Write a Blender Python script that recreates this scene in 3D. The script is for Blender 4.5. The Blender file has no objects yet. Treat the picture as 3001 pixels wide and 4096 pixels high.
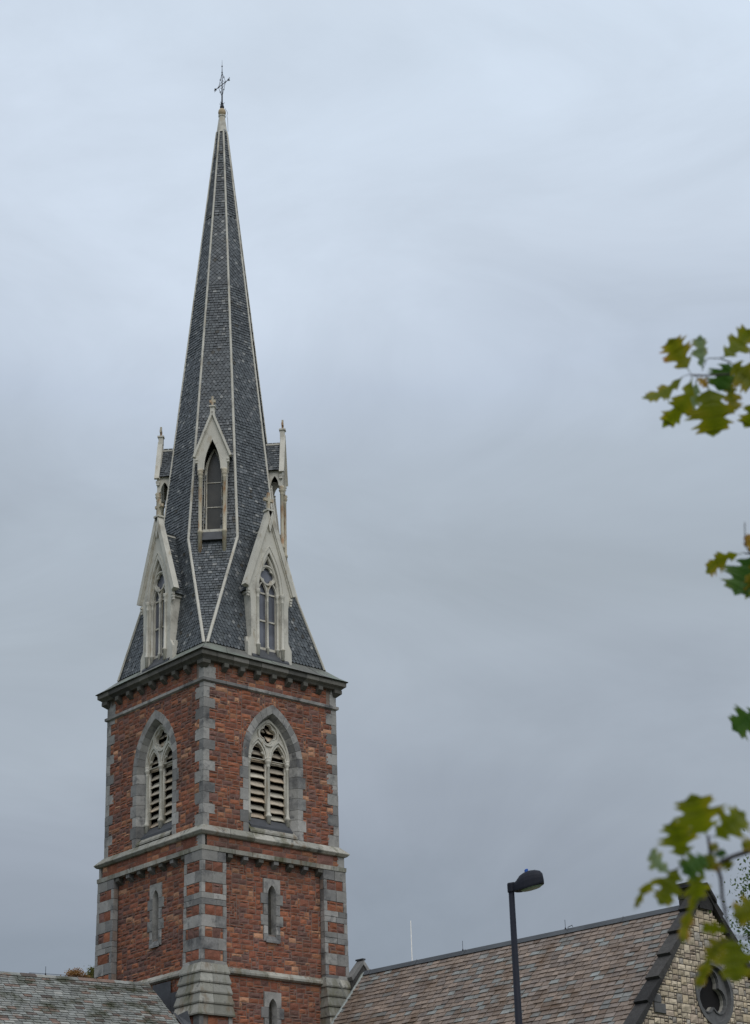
import bpy, math, random
from mathutils import Vector, Matrix
from mathutils.geometry import tessellate_polygon
R_ = math.radians
sc = bpy.context.scene
# ------------------------------------------------------------------ camera
cam = bpy.data.cameras.new('camera'); camo = bpy.data.objects.new('camera', cam); sc.collection.objects.link(camo)
PITCH, ROLL, YAW = 0.4057452175224637, -0.03182389891903806, 0.723805805294852
CP = Vector((-42.37527840685794, -56.85913864355003, 1.7))
fw = Vector((math.sin(YAW)*math.cos(PITCH), math.cos(YAW)*math.cos(PITCH), math.sin(PITCH)))
r0 = Vector((math.cos(YAW), -math.sin(YAW), 0)); u0 = r0.cross(fw)
rt = math.cos(ROLL)*r0 + math.sin(ROLL)*u0; up = -math.sin(ROLL)*r0 + math.cos(ROLL)*u0
m = Matrix((rt, up, -fw)).transposed().to_4x4(); m.translation = CP
camo.matrix_world = m
cam.sensor_fit = 'VERTICAL'; cam.sensor_height = 24.0; cam.lens = 24.0*8000/4096
cam.clip_start = 0.1; cam.clip_end = 6000
cam.dof.use_dof = True; cam.dof.focus_distance = 72.0; cam.dof.aperture_fstop = 2.4
sc.camera = camo
sc.render.resolution_x, sc.render.resolution_y = 750, 1024
# ------------------------------------------------------------------ view, world, sun
sc.view_settings.view_transform = 'Standard'; sc.view_settings.look = 'None'
sc.view_settings.exposure = 0.0; sc.view_settings.gamma = 1.0
SUN_EL = R_(48)
sv = Vector((math.cos(SUN_EL)*math.sin(R_(200)), math.cos(SUN_EL)*math.cos(R_(200)), math.sin(SUN_EL)))
w = bpy.data.worlds.new("World"); sc.world = w; w.use_nodes = True
nt = w.node_tree; nt.nodes.clear()
def N(nt, typ, **kw):
    n = nt.nodes.new(typ)
    for k, v in kw.items():
        if k in n.inputs: n.inputs[k].default_value = v
        else: setattr(n, k, v)
    return n
L = nt.links.new
out = N(nt, 'ShaderNodeOutputWorld'); bg = N(nt, 'ShaderNodeBackground', Strength=0.1); L(bg.outputs[0], out.inputs[0])
sky = N(nt, 'ShaderNodeTexSky'); sky.sky_type = 'NISHITA'; sky.sun_disc = False
sky.sun_elevation = SUN_EL; sky.sun_rotation = R_(200)
tc = N(nt, 'ShaderNodeTexCoord'); sep = N(nt, 'ShaderNodeSeparateXYZ'); L(tc.outputs['Generated'], sep.inputs[0])
# overcast cloud layer: brightness by height above the horizon, broken by soft cloud noise
mp = N(nt, 'ShaderNodeMapping'); mp.inputs['Scale'].default_value = (1.0, 1.0, 2.6); mp.inputs['Location'].default_value = (3.1, 0.4, 0.9)
L(tc.outputs['Generated'], mp.inputs[0])
n1 = N(nt, 'ShaderNodeTexNoise', Scale=3.2, Detail=5.0, Roughness=0.45); L(mp.outputs[0], n1.inputs['Vector'])
n2 = N(nt, 'ShaderNodeTexNoise', Scale=1.3, Detail=2.0); L(mp.outputs[0], n2.inputs['Vector'])
def M(nt, op, a, b=None, c=None):
    n = nt.nodes.new('ShaderNodeMath'); n.operation = op
    for i, x in enumerate((a, b, c)):
        if x is None: continue
        if isinstance(x, (int, float)): n.inputs[i].default_value = x
        else: nt.links.new(x, n.inputs[i])
    return n.outputs[0]
a = M(nt, 'MULTIPLY_ADD', M(nt, 'SUBTRACT', n1.outputs[0], 0.5), 0.17, sep.outputs[2])
a = M(nt, 'MULTIPLY_ADD', M(nt, 'SUBTRACT', n2.outputs[0], 0.5), 0.10, a)
rp = N(nt, 'ShaderNodeValToRGB'); L(a, rp.inputs[0])
cr = rp.color_ramp
def lin(c): return tuple(((x/255+.055)/1.055)**2.4 if x > 10 else x/255/12.92 for x in c)
SKY = [(0.0, (130, 140, 152)), (0.18, (142, 152, 164)), (0.235, (154, 163, 175)), (0.295, (171, 181, 192)), (0.335, (167, 177, 187)), (0.39, (175, 186, 198)), (0.45, (188, 200, 216)), (0.52, (205, 217, 232)), (0.62, (208, 221, 236)), (1.0, (238, 243, 250))]
for i, (p, c) in enumerate(SKY):
    e = cr.elements[i] if i < 2 else cr.elements.new(p)
    e.position = p; e.color = (*lin(c), 1)
sc_ = N(nt, 'ShaderNodeVectorMath'); sc_.operation = 'SCALE'
mp2 = N(nt, 'ShaderNodeMapping'); mp2.inputs['Scale'].default_value = (1.0, 1.0, 2.0); mp2.inputs['Location'].default_value = (0.7, 2.4, 0.2); L(tc.outputs['Generated'], mp2.inputs[0])
n3 = N(nt, 'ShaderNodeTexNoise', Scale=5.0, Detail=7.0, Roughness=0.58, Distortion=0.8); L(mp2.outputs[0], n3.inputs['Vector'])
L(M(nt, 'MULTIPLY_ADD', M(nt, 'SUBTRACT', n3.outputs[0], 0.5), 4.2, 10.15), sc_.inputs['Scale'])
L(rp.outputs[0], sc_.inputs[0])
mx = N(nt, 'ShaderNodeMix'); mx.data_type = 'RGBA'; mx.inputs[0].default_value = 0.96
L(sky.outputs[0], mx.inputs[6]); L(sc_.outputs[0], mx.inputs[7]); L(mx.outputs[2], bg.inputs[0])
sl = bpy.data.lights.new('sun', 'SUN'); sl.energy = 1.3; sl.angle = R_(50); sl.color = (1.0, 0.965, 0.92)
so = bpy.data.objects.new('sun', sl); sc.collection.objects.link(so)
so.rotation_euler = sv.to_track_quat('Z', 'Y').to_euler()
so.location = (0, -30, 60)
# ------------------------------------------------------------------ helpers
random.seed(11)
rnd = random.uniform
class MB:
    def __init__(s, F=None): s.v = []; s.f = []; s.m = []; s.F = F
    def add(s, vs, fs, mi=0):
        b = len(s.v); s.v += [s.F(*p) if s.F else tuple(p) for p in vs]
        for f in fs: s.f.append([b+i for i in f]); s.m.append(mi)
    def box(s, x0, x1, y0, y1, z0, z1, mi=0):
        s.add([(x, y, z) for z in (z0, z1) for y in (y0, y1) for x in (x0, x1)],
              [(0,1,3,2), (4,6,7,5), (0,4,5,1), (2,3,7,6), (0,2,6,4), (1,5,7,3)], mi)
    def prism(s, poly, d0, d1, mi=0, axis='y', holes=()):
        """extrude a 2-D outline (u,z) between depths d0,d1 on the second coordinate"""
        loops = [list(poly)] + [list(h) for h in holes]
        P3 = [[Vector((x, z, 0)) for x, z in l] for l in loops]
        tris = tessellate_polygon(P3); flat = [p for l in loops for p in l]; n = len(flat)
        if axis == 'y': mk = lambda p, d: (p[0], d, p[1])
        elif axis == 'x': mk = lambda p, d: (d, p[0], p[1])
        else: mk = lambda p, d: (p[0], p[1], d)
        vs = [mk(p, d0) for p in flat] + [mk(p, d1) for p in flat]
        fs = [tuple(t) for t in tris] + [tuple(n+i for i in reversed(t)) for t in tris]
        b = 0
        for l in loops:
            k = len(l)
            for i in range(k):
                j = (i+1) % k; fs.append((b+i, b+j, n+b+j, n+b+i))
            b += k
        s.add(vs, fs, mi)
    def lathe(s, c, prof, n=10, mi=0, ax='z'):
        """profile [(r,z)] turned about a vertical axis through c=(x,y)"""
        vs = []; fs = []
        for r, z in prof:
            for i in range(n):
                a = 2*math.pi*i/n; vs.append((c[0]+r*math.cos(a), c[1]+r*math.sin(a), z))
        for k in range(len(prof)-1):
            for i in range(n):
                j = (i+1) % n; fs.append((k*n+i, k*n+j, (k+1)*n+j, (k+1)*n+i))
        fs.append(tuple(range(n))[::-1]); fs.append(tuple((len(prof)-1)*n+i for i in range(n)))
        s.add(vs, fs, mi)
    def tube(s, pts, r, n=6, mi=0, r1=None):
        pts = [Vector(p) for p in pts]; vs = []; fs = []; k = len(pts)
        for q, p in enumerate(pts):
            t = (pts[min(q+1, k-1)]-pts[max(q-1, 0)]).normalized()
            a = Vector((0, 0, 1)) if abs(t.z) < .9 else Vector((1, 0, 0))
            e1 = t.cross(a).normalized(); e2 = t.cross(e1)
            rr = r if r1 is None else r+(r1-r)*q/(k-1)
            for i in range(n):
                an = 2*math.pi*i/n; vs.append(tuple(p+rr*(math.cos(an)*e1+math.sin(an)*e2)))
        for q in range(k-1):
            for i in range(n):
                j = (i+1) % n; fs.append((q*n+i, q*n+j, (q+1)*n+j, (q+1)*n+i))
        fs.append(tuple(range(n))[::-1]); fs.append(tuple((k-1)*n+i for i in range(n)))
        s.add(vs, fs, mi)
    def sweep(s, pts, wd, d0, d1, mi=0, closed=False):
        """flat bar following a 2-D line (u,z), wd wide, from depth d0 to d1"""
        n = len(pts); L_ = []; Rr = []
        for i, p in enumerate(pts):
            a = pts[i-1] if (i or closed) else p; b = pts[(i+1) % n] if (i < n-1 or closed) else p
            t = Vector((b[0]-a[0], b[1]-a[1]))
            t = t.normalized() if t.length > 1e-9 else Vector((1, 0)); q = Vector((-t.y, t.x))*wd/2
            L_.append((p[0]+q.x, p[1]+q.y)); Rr.append((p[0]-q.x, p[1]-q.y))
        vs = [(x, d0, z) for x, z in L_]+[(x, d0, z) for x, z in Rr]+[(x, d1, z) for x, z in L_]+[(x, d1, z) for x, z in Rr]
        fs = []
        for i in range(n if closed else n-1):
            j = (i+1) % n
            fs += [(i, j, n+j, n+i), (2*n+i, 3*n+i, 3*n+j, 2*n+j), (i, 2*n+i, 2*n+j, j), (n+i, n+j, 3*n+j, 3*n+i)]
        if not closed: fs += [(0, n, 3*n, 2*n), (n-1, 3*n-1, 4*n-1, 2*n-1)]
        s.add(vs, fs, mi)
    def build(s, name, mats, parent=None, smooth=False):
        me = bpy.data.meshes.new(name); me.from_pydata(s.v, [], s.f)
        if not isinstance(mats, (list, tuple)): mats = [mats]
        for q in mats: me.materials.append(q)
        me.polygons.foreach_set('material_index', s.m)
        if smooth: me.polygons.foreach_set('use_smooth', [True]*len(s.f))
        me.update()
        o = bpy.data.objects.new(name, me); sc.collection.objects.link(o)
        if parent: o.parent = parent
        return o
def fix_normals(o):
    import bmesh
    b = bmesh.new(); b.from_mesh(o.data); bmesh.ops.recalc_face_normals(b, faces=b.faces); b.to_mesh(o.data); b.free()
    return o
def thing(name, label, cat, loc=(0, 0, 0), rz=0, group=None):
    o = bpy.data.objects.new(name, None); sc.collection.objects.link(o); o.location = loc; o.rotation_euler = (0, 0, rz)
    o['label'] = label; o['category'] = cat
    if group: o['group'] = group
    return o
def frame(k):
    """(u, out, z) on the face turned k quarter turns clockwise from the south face"""
    a = -math.pi/2*k; c, s_ = math.cos(a), math.sin(a)
    return lambda u, o, z: (u*c+o*s_, u*s_-o*c, z)
def copy_tree(o, parent, rz):
    c = o.copy(); sc.collection.objects.link(c); c.parent = parent; c.rotation_euler = (0, 0, rz)
    for ch in o.children:
        d = ch.copy(); sc.collection.objects.link(d); d.parent = c
    return c
def arch(wd, zs, za, n=10, cx=0.0):
    """pointed arch line from the right springing over the point to the left springing"""
    h = za-zs; c = (h*h-wd*wd)/(2*wd); Rr = wd+c; a1 = math.asin(min(1, h/Rr)); pts = []
    for i in range(n+1): a = a1*i/n; pts.append((cx-c+Rr*math.cos(a), zs+Rr*math.sin(a)))
    return pts+[(2*cx-x, z) for x, z in reversed(pts[:-1])]
def circle(cx, cz, r, n=28): return [(cx+r*math.cos(2*math.pi*i/n), cz+r*math.sin(2*math.pi*i/n)) for i in range(n)]
def foil(cx, cz, r, k=4, n=7, ph=0.0):
    """outline of a k-lobed opening of overall radius r"""
    rl = r*{4: .50, 3: .52}[k]; d = r-rl; pts = []
    for q in range(k):
        a0 = ph+2*math.pi*q/k; half = math.pi/k
        # lobe circle meets its neighbour on the ray a0+half
        t = d*math.cos(half); s2 = t+math.sqrt(max(rl*rl-(d*math.sin(half))**2, 1e-9))
        px, pz = s2*math.cos(half)-d, s2*math.sin(half); am = math.atan2(pz, px)
        for i in range(n+1):
            a = -am+2*am*i/n; pts.append((cx+d*math.cos(a0)+rl*math.cos(a0+a), cz+d*math.sin(a0)+rl*math.sin(a0+a)))
    return pts
# ------------------------------------------------------------------ materials
def mat(name, cols, rough=0.85, noise=(3.0, .35), bump=0.0, isl=True, stain=None, spec=.3, coord='Object', fine=None):
    """cols: [(pos,(r,g,b))] ramp picked per loose piece; noise: (scale, amount) mottling; stain: (scale, colour, lo, hi)"""
    ma = bpy.data.materials.new(name); ma.use_nodes = True; t = ma.node_tree; t.nodes.clear()
    o = N(t, 'ShaderNodeOutputMaterial'); b = N(t, 'ShaderNodeBsdfPrincipled', Roughness=rough); t.links.new(b.outputs[0], o.inputs[0])
    b.inputs['Specular IOR Level'].default_value = spec
    tc = N(t, 'ShaderNodeTexCoord'); V = tc.outputs[coord]
    rp = N(t, 'ShaderNodeValToRGB'); c = rp.color_ramp
    if len(cols) == 1: cols = cols*2
    if isl is True: c.interpolation = 'CONSTANT'
    for i, (p, k) in enumerate(cols):
        e = c.elements[i] if i < 2 else c.elements.new(p)
        e.position = p; e.color = (*k, 1)
    if isl: t.links.new(N(t, 'ShaderNodeNewGeometry').outputs['Random Per Island'], rp.inputs[0])
    else:
        nz0 = N(t, 'ShaderNodeTexNoise', Scale=noise[0]*.5, Detail=3.0); t.links.new(V, nz0.inputs['Vector']); t.links.new(nz0.outputs[0], rp.inputs[0])
    col = rp.outputs[0]
    nz = N(t, 'ShaderNodeTexNoise', Scale=noise[0], Detail=6.0, Roughness=.6); t.links.new(V, nz.inputs['Vector'])
    hsv = N(t, 'ShaderNodeHueSaturation'); t.links.new(col, hsv.inputs['Color'])
    val = M(t, 'MULTIPLY_ADD', M(t, 'SUBTRACT', nz.outputs[0], .5), noise[1]*2.4, 1.0)
    if isl:   # a second small per-piece variation
        wn = N(t, 'ShaderNodeTexWhiteNoise'); wn.noise_dimensions = '1D'
        t.links.new(N(t, 'ShaderNodeNewGeometry').outputs['Random Per Island'], wn.inputs['W'])
        val = M(t, 'MULTIPLY', val, M(t, 'MULTIPLY_ADD', wn.outputs[0], .45, .78))
    if fine:
        nf = N(t, 'ShaderNodeTexNoise', Scale=fine[0], Detail=4.0); t.links.new(V, nf.inputs['Vector'])
        val = M(t, 'MULTIPLY', val, M(t, 'MULTIPLY_ADD', M(t, 'SUBTRACT', nf.outputs[0], .5), fine[1]*2, 1.0))
    t.links.new(val, hsv.inputs['Value']); col = hsv.outputs[0]
    for st in (stain or []):
        ns = N(t, 'ShaderNodeTexNoise', Scale=st[0], Detail=5.0, Roughness=.65)
        if len(st) > 4:
            mpn = N(t, 'ShaderNodeMapping'); mpn.inputs['Scale'].default_value = st[4]; t.links.new(V, mpn.inputs[0]); t.links.new(mpn.outputs[0], ns.inputs['Vector'])
        else: t.links.new(V, ns.inputs['Vector'])
        r2 = N(t, 'ShaderNodeMapRange'); r2.inputs[1].default_value = st[2]; r2.inputs[2].default_value = st[3]
        t.links.new(ns.outputs[0], r2.inputs[0])
        mi = N(t, 'ShaderNodeMix'); mi.data_type = 'RGBA'; t.links.new(r2.outputs[0], mi.inputs[0]); t.links.new(col, mi.inputs[6]); mi.inputs[7].default_value = (*st[1], 1)
        col = mi.outputs[2]
    t.links.new(col, b.inputs['Base Color'])
    if bump:
        bp = N(t, 'ShaderNodeBump', Strength=bump, Distance=.02); nb = N(t, 'ShaderNodeTexNoise', Scale=14.0, Detail=6.0)
        t.links.new(V, nb.inputs['Vector']); t.links.new(nb.outputs[0], bp.inputs['Height']); t.links.new(bp.outputs[0], b.inputs['Normal'])
    return ma
RED = mat('red_sandstone', [(0, (.225, .088, .056)), (.24, (.295, .110, .060)), (.48, (.165, .085, .068)), (.60, (.260, .096, .058)), (.74, (.185, .096, .078)), (.87, (.35, .155, .085)), (.955, (.45, .235, .14))],
          noise=(5, .40), bump=.5, fine=(22, .35), stain=[(.55, (.11, .065, .048), .50, .80), (2.2, (.075, .05, .042), .60, .80, (1, 1, .3)), (3.5, (.30, .17, .11), .64, .80)])
MORTAR = mat('mortar', [(0, (.20, .155, .13)), (1, (.265, .21, .175))], noise=(6, .3), isl=False)
GREY = mat('grey_limestone', [(0, (.27, .262, .245)), (.3, (.31, .30, .283)), (.55, (.225, .22, .212)), (.8, (.35, .338, .318))], noise=(2.5, .35), bump=.3, fine=(25, .22),
           stain=[(1.1, (.075, .075, .078), .54, .70), (2.6, (.13, .13, .132), .54, .70), (7.0, (.40, .385, .35), .64, .78)])
LEDGE = mat('weathered_ledge_stone', [(0, (.30, .295, .26)), (.5, (.37, .355, .31)), (.8, (.25, .245, .21))], noise=(3, .35), bump=.3, fine=(30, .25),
            stain=[(1.6, (.11, .105, .06), .50, .68, (1, 1, .3)), (2.6, (.17, .12, .075), .54, .72, (1, 1, .4)), (3.0, (.06, .06, .06), .58, .72)])
CORN = mat('dark_cornice_stone', [(0, (.085, .082, .074)), (.35, (.12, .115, .10)), (.7, (.16, .153, .135)), (.9, (.20, .19, .17))], noise=(4, .45), bump=.4, fine=(28, .3))
COPPER = mat('green_copper', [(0, (.15, .22, .175)), (.45, (.20, .22, .185)), (.6, (.15, .15, .135)), (1, (.20, .195, .175))], noise=(1.6, .3), rough=.6, isl=False, stain=[(1.3, (.12, .12, .11), .48, .62)])
CREAM = mat('cream_paint', [(0, (.52, .50, .44)), (.5, (.585, .56, .49)), (1, (.485, .465, .41))], noise=(2.0, .2), isl=False, rough=.6, fine=(30, .1),
            stain=[(5.0, (.34, .27, .17), .56, .76, (1, 1, .25)), (1.5, (.30, .28, .24), .52, .75), (11.0, (.12, .10, .085), .66, .73, (1, 1, .4))])
OLDC = mat('weathered_cream_paint', [(0, (.46, .42, .33)), (.5, (.52, .47, .36)), (1, (.42, .37, .27))], noise=(3.0, .3), isl=False, rough=.7,
           stain=[(4.0, (.36, .20, .10), .50, .64, (1, 1, .3)), (12.0, (.10, .08, .07), .66, .72, (1, 1, .4))])
LOUV = mat('peeling_louvre_paint', [(0, (.46, .40, .32)), (.5, (.54, .44, .33)), (.8, (.50, .46, .38))], noise=(6, .3), rough=.8)
SLATE = mat('blue_grey_slate', [(0, (.070, .080, .088)), (.25, (.086, .097, .105)), (.5, (.061, .070, .078)), (.7, (.099, .111, .119)), (.90, (.14, .148, .155)), (.96, (.23, .235, .23)), (.985, (.045, .042, .034))],
            noise=(8, .4), rough=.5, fine=(30, .25), spec=.45, stain=[(1.2, (.045, .046, .038), .60, .74)])
UNDER = mat('slate_underlay', [(0, (.012, .012, .013))], noise=(3, .1), isl=False)
PSL = mat('pink_brown_slate', [(0, (.225, .175, .142)), (.2, (.20, .157, .130)), (.38, (.25, .193, .155)), (.55, (.18, .145, .125)), (.66, (.225, .185, .16)), (.82, (.20, .20, .19)), (.92, (.235, .245, .235)), (.97, (.165, .118, .09))],
          noise=(6, .35), rough=.6, fine=(25, .2), stain=[(.9, (.12, .075, .045), .52, .72, (1, 1, .5)), (2.4, (.07, .06, .055), .60, .78)])
GSL = mat('grey_green_slate', [(0, (.22, .228, .215)), (.3, (.25, .26, .245)), (.55, (.195, .20, .188)), (.74, (.265, .265, .245)), (.86, (.20, .14, .115)), (.93, (.115, .09, .08))],
          noise=(6, .35), rough=.6, fine=(25, .2), stain=[(1.1, (.055, .058, .035), .50, .66), (2.6, (.17, .09, .05), .60, .74)])
BEIGE = mat('beige_gable_stone', [(0, (.48, .40, .29)), (.2, (.55, .465, .345)), (.4, (.43, .36, .27)), (.55, (.58, .49, .37)), (.7, (.46, .37, .285)), (.82, (.37, .335, .29)), (.92, (.49, .40, .28))],
            noise=(5, .35), bump=.5, fine=(24, .25), stain=[(1.8, (.16, .12, .08), .62, .78)])
BMORT = mat('dark_gable_mortar', [(0, (.05, .042, .038)), (1, (.075, .062, .055))], noise=(6, .3), isl=False)
BLACKST = mat('soot_dark_stone', [(0, (.030, .029, .029)), (.4, (.042, .040, .039)), (.8, (.056, .053, .05))], noise=(5, .5), bump=.6, fine=(20, .3))
WINST = mat('grey_window_stone', [(0, (.10, .10, .10)), (1, (.15, .15, .15))], noise=(4, .4), isl=False, bump=.3)
LEAD = mat('dark_lead', [(0, (.055, .058, .065)), (1, (.085, .088, .095))], noise=(3, .3), isl=False, rough=.55)
TIN = mat('dull_tin', [(0, (.22, .245, .235)), (1, (.34, .37, .355))], noise=(5, .4), isl=False, rough=.45)
IRON = mat('black_iron', [(0, (.018, .019, .028))], noise=(6, .3), isl=False, rough=.6)
OCHRE = mat('ochre_ball_paint', [(0, (.36, .28, .19)), (1, (.46, .37, .24))], noise=(4, .3), isl=False, stain=[(3.0, (.16, .12, .09), .55, .68)])
RIDGE = mat('ridge_metal', [(0, (.05, .056, .064)), (1, (.075, .083, .092))], noise=(1.5, .3), isl=False, rough=.5)
POLE = mat('lamp_paint', [(0, (.010, .012, .020)), (1, (.015, .017, .027))], noise=(3, .2), isl=False, rough=.6, spec=.2)
BLUE = mat('blue_sensor', [(0, (.02, .10, .42))], noise=(3, .1), isl=False, rough=.4)
WPOLE = mat('white_pole_paint', [(0, (.70, .68, .64))], noise=(3, .1), isl=False, rough=.5)
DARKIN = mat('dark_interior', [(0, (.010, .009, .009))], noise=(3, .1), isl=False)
def coursed(name, c1, c2, mo):
    ma = bpy.data.materials.new(name); ma.use_nodes = True; t = ma.node_tree; b = t.nodes['Principled BSDF']; b.inputs['Roughness'].default_value = .9
    tc = N(t, 'ShaderNodeTexCoord'); sp_ = N(t, 'ShaderNodeSeparateXYZ'); t.links.new(tc.outputs['Object'], sp_.inputs[0]); cb = N(t, 'ShaderNodeCombineXYZ')
    t.links.new(M(t, 'ADD', sp_.outputs[0], sp_.outputs[1]), cb.inputs[0]); t.links.new(sp_.outputs[2], cb.inputs[1])
    br = N(t, 'ShaderNodeTexBrick'); t.links.new(cb.outputs[0], br.inputs['Vector']); br.inputs['Scale'].default_value = 1.0; br.inputs['Brick Width'].default_value = .42; br.inputs['Row Height'].default_value = .24; br.inputs['Mortar Size'].default_value = .014
    br.inputs['Color1'].default_value = (*c1, 1); br.inputs['Color2'].default_value = (*c2, 1); br.inputs['Mortar'].default_value = (*mo, 1)
    t.links.new(br.outputs[0], b.inputs['Base Color']); bp = N(t, 'ShaderNodeBump', Strength=.6, Distance=.02); t.links.new(br.outputs['Fac'], bp.inputs['Height']); bp.invert = True; t.links.new(bp.outputs[0], b.inputs['Normal']); return ma
COURSE = coursed('coursed_buff_stone', (.44, .36, .25), (.34, .28, .20), (.08, .07, .06))
def glass(name, col, rough=.12, lens=False):
    ma = bpy.data.materials.new(name); ma.use_nodes = True; t = ma.node_tree; b = t.nodes['Principled BSDF']
    b.inputs['Roughness'].default_value = rough; b.inputs['Specular IOR Level'].default_value = .6
    tc = N(t, 'ShaderNodeTexCoord'); nz = N(t, 'ShaderNodeTexNoise', Scale=1.6 if not lens else 14.0, Detail=3.0); t.links.new(tc.outputs['Object'], nz.inputs['Vector'])
    rp = N(t, 'ShaderNodeValToRGB'); t.links.new(nz.outputs[0], rp.inputs[0])
    rp.color_ramp.elements[0].position = .35; rp.color_ramp.elements[1].position = .7
    rp.color_ramp.elements[0].color = (*[c*.55 for c in col], 1); rp.color_ramp.elements[1].color = (*col, 1)
    t.links.new(rp.outputs[0], b.inputs['Base Color']); return ma
PANE = glass('window_pane', (.17, .18, .215)); OLIVEP = glass('dusty_pane', (.055, .050, .038), .3); LENS = glass('lamp_lens', (.42, .50, .40), .25, True)  # PANE: sky reflection put into the base colour as a lighter bluish grey
# ------------------------------------------------------------------ ashlar walls
def ashlar(mb, u0, u1, z0, z1, ok, out, cu=.103, cz=.088, gap=.021, mi=0, mort=1, rough=.03, sizes=None):
    """rock-faced stones of random size packed on a grid of cells where ok(u,z); real blocks proud of a mortar bed"""
    nu = int(round((u1-u0)/cu)); nz = int(round((z1-z0)/cz)); cu = (u1-u0)/nu; cz = (z1-z0)/nz
    fr = [[ok(u0+(i+.5)*cu, z0+(j+.5)*cz) for i in range(nu)] for j in range(nz)]
    for j in range(nz):                      # mortar bed
        i = 0
        while i < nu:
            if fr[j][i]:
                k = i
                while k < nu and fr[j][k]: k += 1
                mb.add([(u0+i*cu, out, z0+j*cz), (u0+k*cu, out, z0+j*cz), (u0+k*cu, out, z0+(j+1)*cz), (u0+i*cu, out, z0+(j+1)*cz)], [(0, 1, 2, 3)], mort)
                i = k
            else: i += 1
    used = [[not c for c in r] for r in fr]
    sizes = sizes or [(4, 2, 4), (3, 2, 4), (5, 2, 3), (3, 3, 1.7), (4, 3, 2), (2, 2, 3), (4, 1, 3), (3, 1, 3.4), (2, 1, 2.6), (5, 3, 1.2), (6, 2, 1), (5, 4, .8)]
    for j in range(nz):
        for i in range(nu):
            if used[j][i]: continue
            opts = [(a, b, w_*random.random()) for a, b, w_ in sizes]; opts.sort(key=lambda t: -t[2])
            for a, b, _ in opts+[(2, 1, 0), (1, 2, 0), (1, 1, 0)]:
                if i+a > nu or j+b > nz: continue
                if any(used[j+q][i+p] for q in range(b) for p in range(a)): continue
                break
            for q in range(b):
                for p in range(a): used[j+q][i+p] = True
            x0, x1 = u0+i*cu+gap*.5, u0+(i+a)*cu-gap*.5; y0, y1 = z0+j*cz+gap*.5, z0+(j+b)*cz-gap*.5
            nx, ny = (4, 4); vs = []; pk = rnd(.35, 1)*rough; tx, tz = rnd(-.4, .4), rnd(-.5, .5)
            for q in range(ny):
                for p in range(nx):
                    e = p in (0, nx-1) or q in (0, ny-1)
                    fu, fz = p/(nx-1), q/(ny-1)
                    h = .006 if e else .012+pk*(.55+rnd(-.45, .45)+tx*(fu-.5)*2+tz*(fz-.5)*2)
                    jx = rnd(-.004, .004) if e else rnd(-.02, .02); jz = rnd(-.004, .004) if e else rnd(-.012, .012)
                    vs.append((x0+(x1-x0)*fu+jx, out+max(h, .006), y0+(y1-y0)*fz+jz))
            n = len(vs); fs = [(q*nx+p, q*nx+p+1, (q+1)*nx+p+1, (q+1)*nx+p) for q in range(ny-1) for p in range(nx-1)]
            ring = [p for p in range(nx)]+[q*nx+nx-1 for q in range(1, ny)]+[(ny-1)*nx+p for p in range(nx-2, -1, -1)]+[q*nx for q in range(ny-2, 0, -1)]
            bv = [(vs[k][0], out-.002, vs[k][2]) for k in ring]
            fs += [(ring[(t+1) % len(ring)], ring[t], n+t, n+(t+1) % len(ring)) for t in range(len(ring))]
            mb.add(vs+bv, fs, mi)
def block(mb, u0, u1, o0, o1, z0, z1, mi=0, j=.004, g=.006):
    """one dressed stone: a box with softened front arrises"""
    u0 += g; u1 -= g; z0 += g; z1 -= g; c = .012; o1 += rnd(-j, j)
    mb.add([(u0, o0, z0), (u1, o0, z0), (u1, o0, z1), (u0, o0, z1), (u0, o1-c, z0), (u1, o1-c, z0), (u1, o1-c, z1), (u0, o1-c, z1),
            (u0+c, o1, z0+c), (u1-c, o1, z0+c), (u1-c, o1, z1-c), (u0+c, o1, z1-c)],
           [(0, 1, 5, 4), (1, 2, 6, 5), (2, 3, 7, 6), (3, 0, 4, 7), (4, 5, 9, 8), (5, 6, 10, 9), (6, 7, 11, 10), (7, 4, 8, 11), (8, 9, 10, 11), (3, 2, 1, 0)], mi)
def cblock(mb, F, h0, ou0, ou1, z0, z1, wS, wW, mi=0, g=.006):
    """corner stone of a square shaft with half-width ou1: reaches wS along one face and wW along the other"""
    j = rnd(-.004, .004); h = ou1+j
    pts = [(-h, h), (-h+wS, h), (-h+wS, ou0), (-ou0, ou0), (-ou0, h-wW), (-h, h-wW)]
    mb.prism([(p[0], p[1]) for p in pts], z0+g, z1-g, mi, axis='z')
def inside_arch(u, z, wd, zs, za, zb, cx=0):
    u = abs(u-cx)
    if z < zb or z > za: return False
    if z <= zs: return u < wd
    h = za-zs; c = (h*h-wd*wd)/(2*wd); return (u+c)**2+(z-zs)**2 < (wd+c)**2
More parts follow.
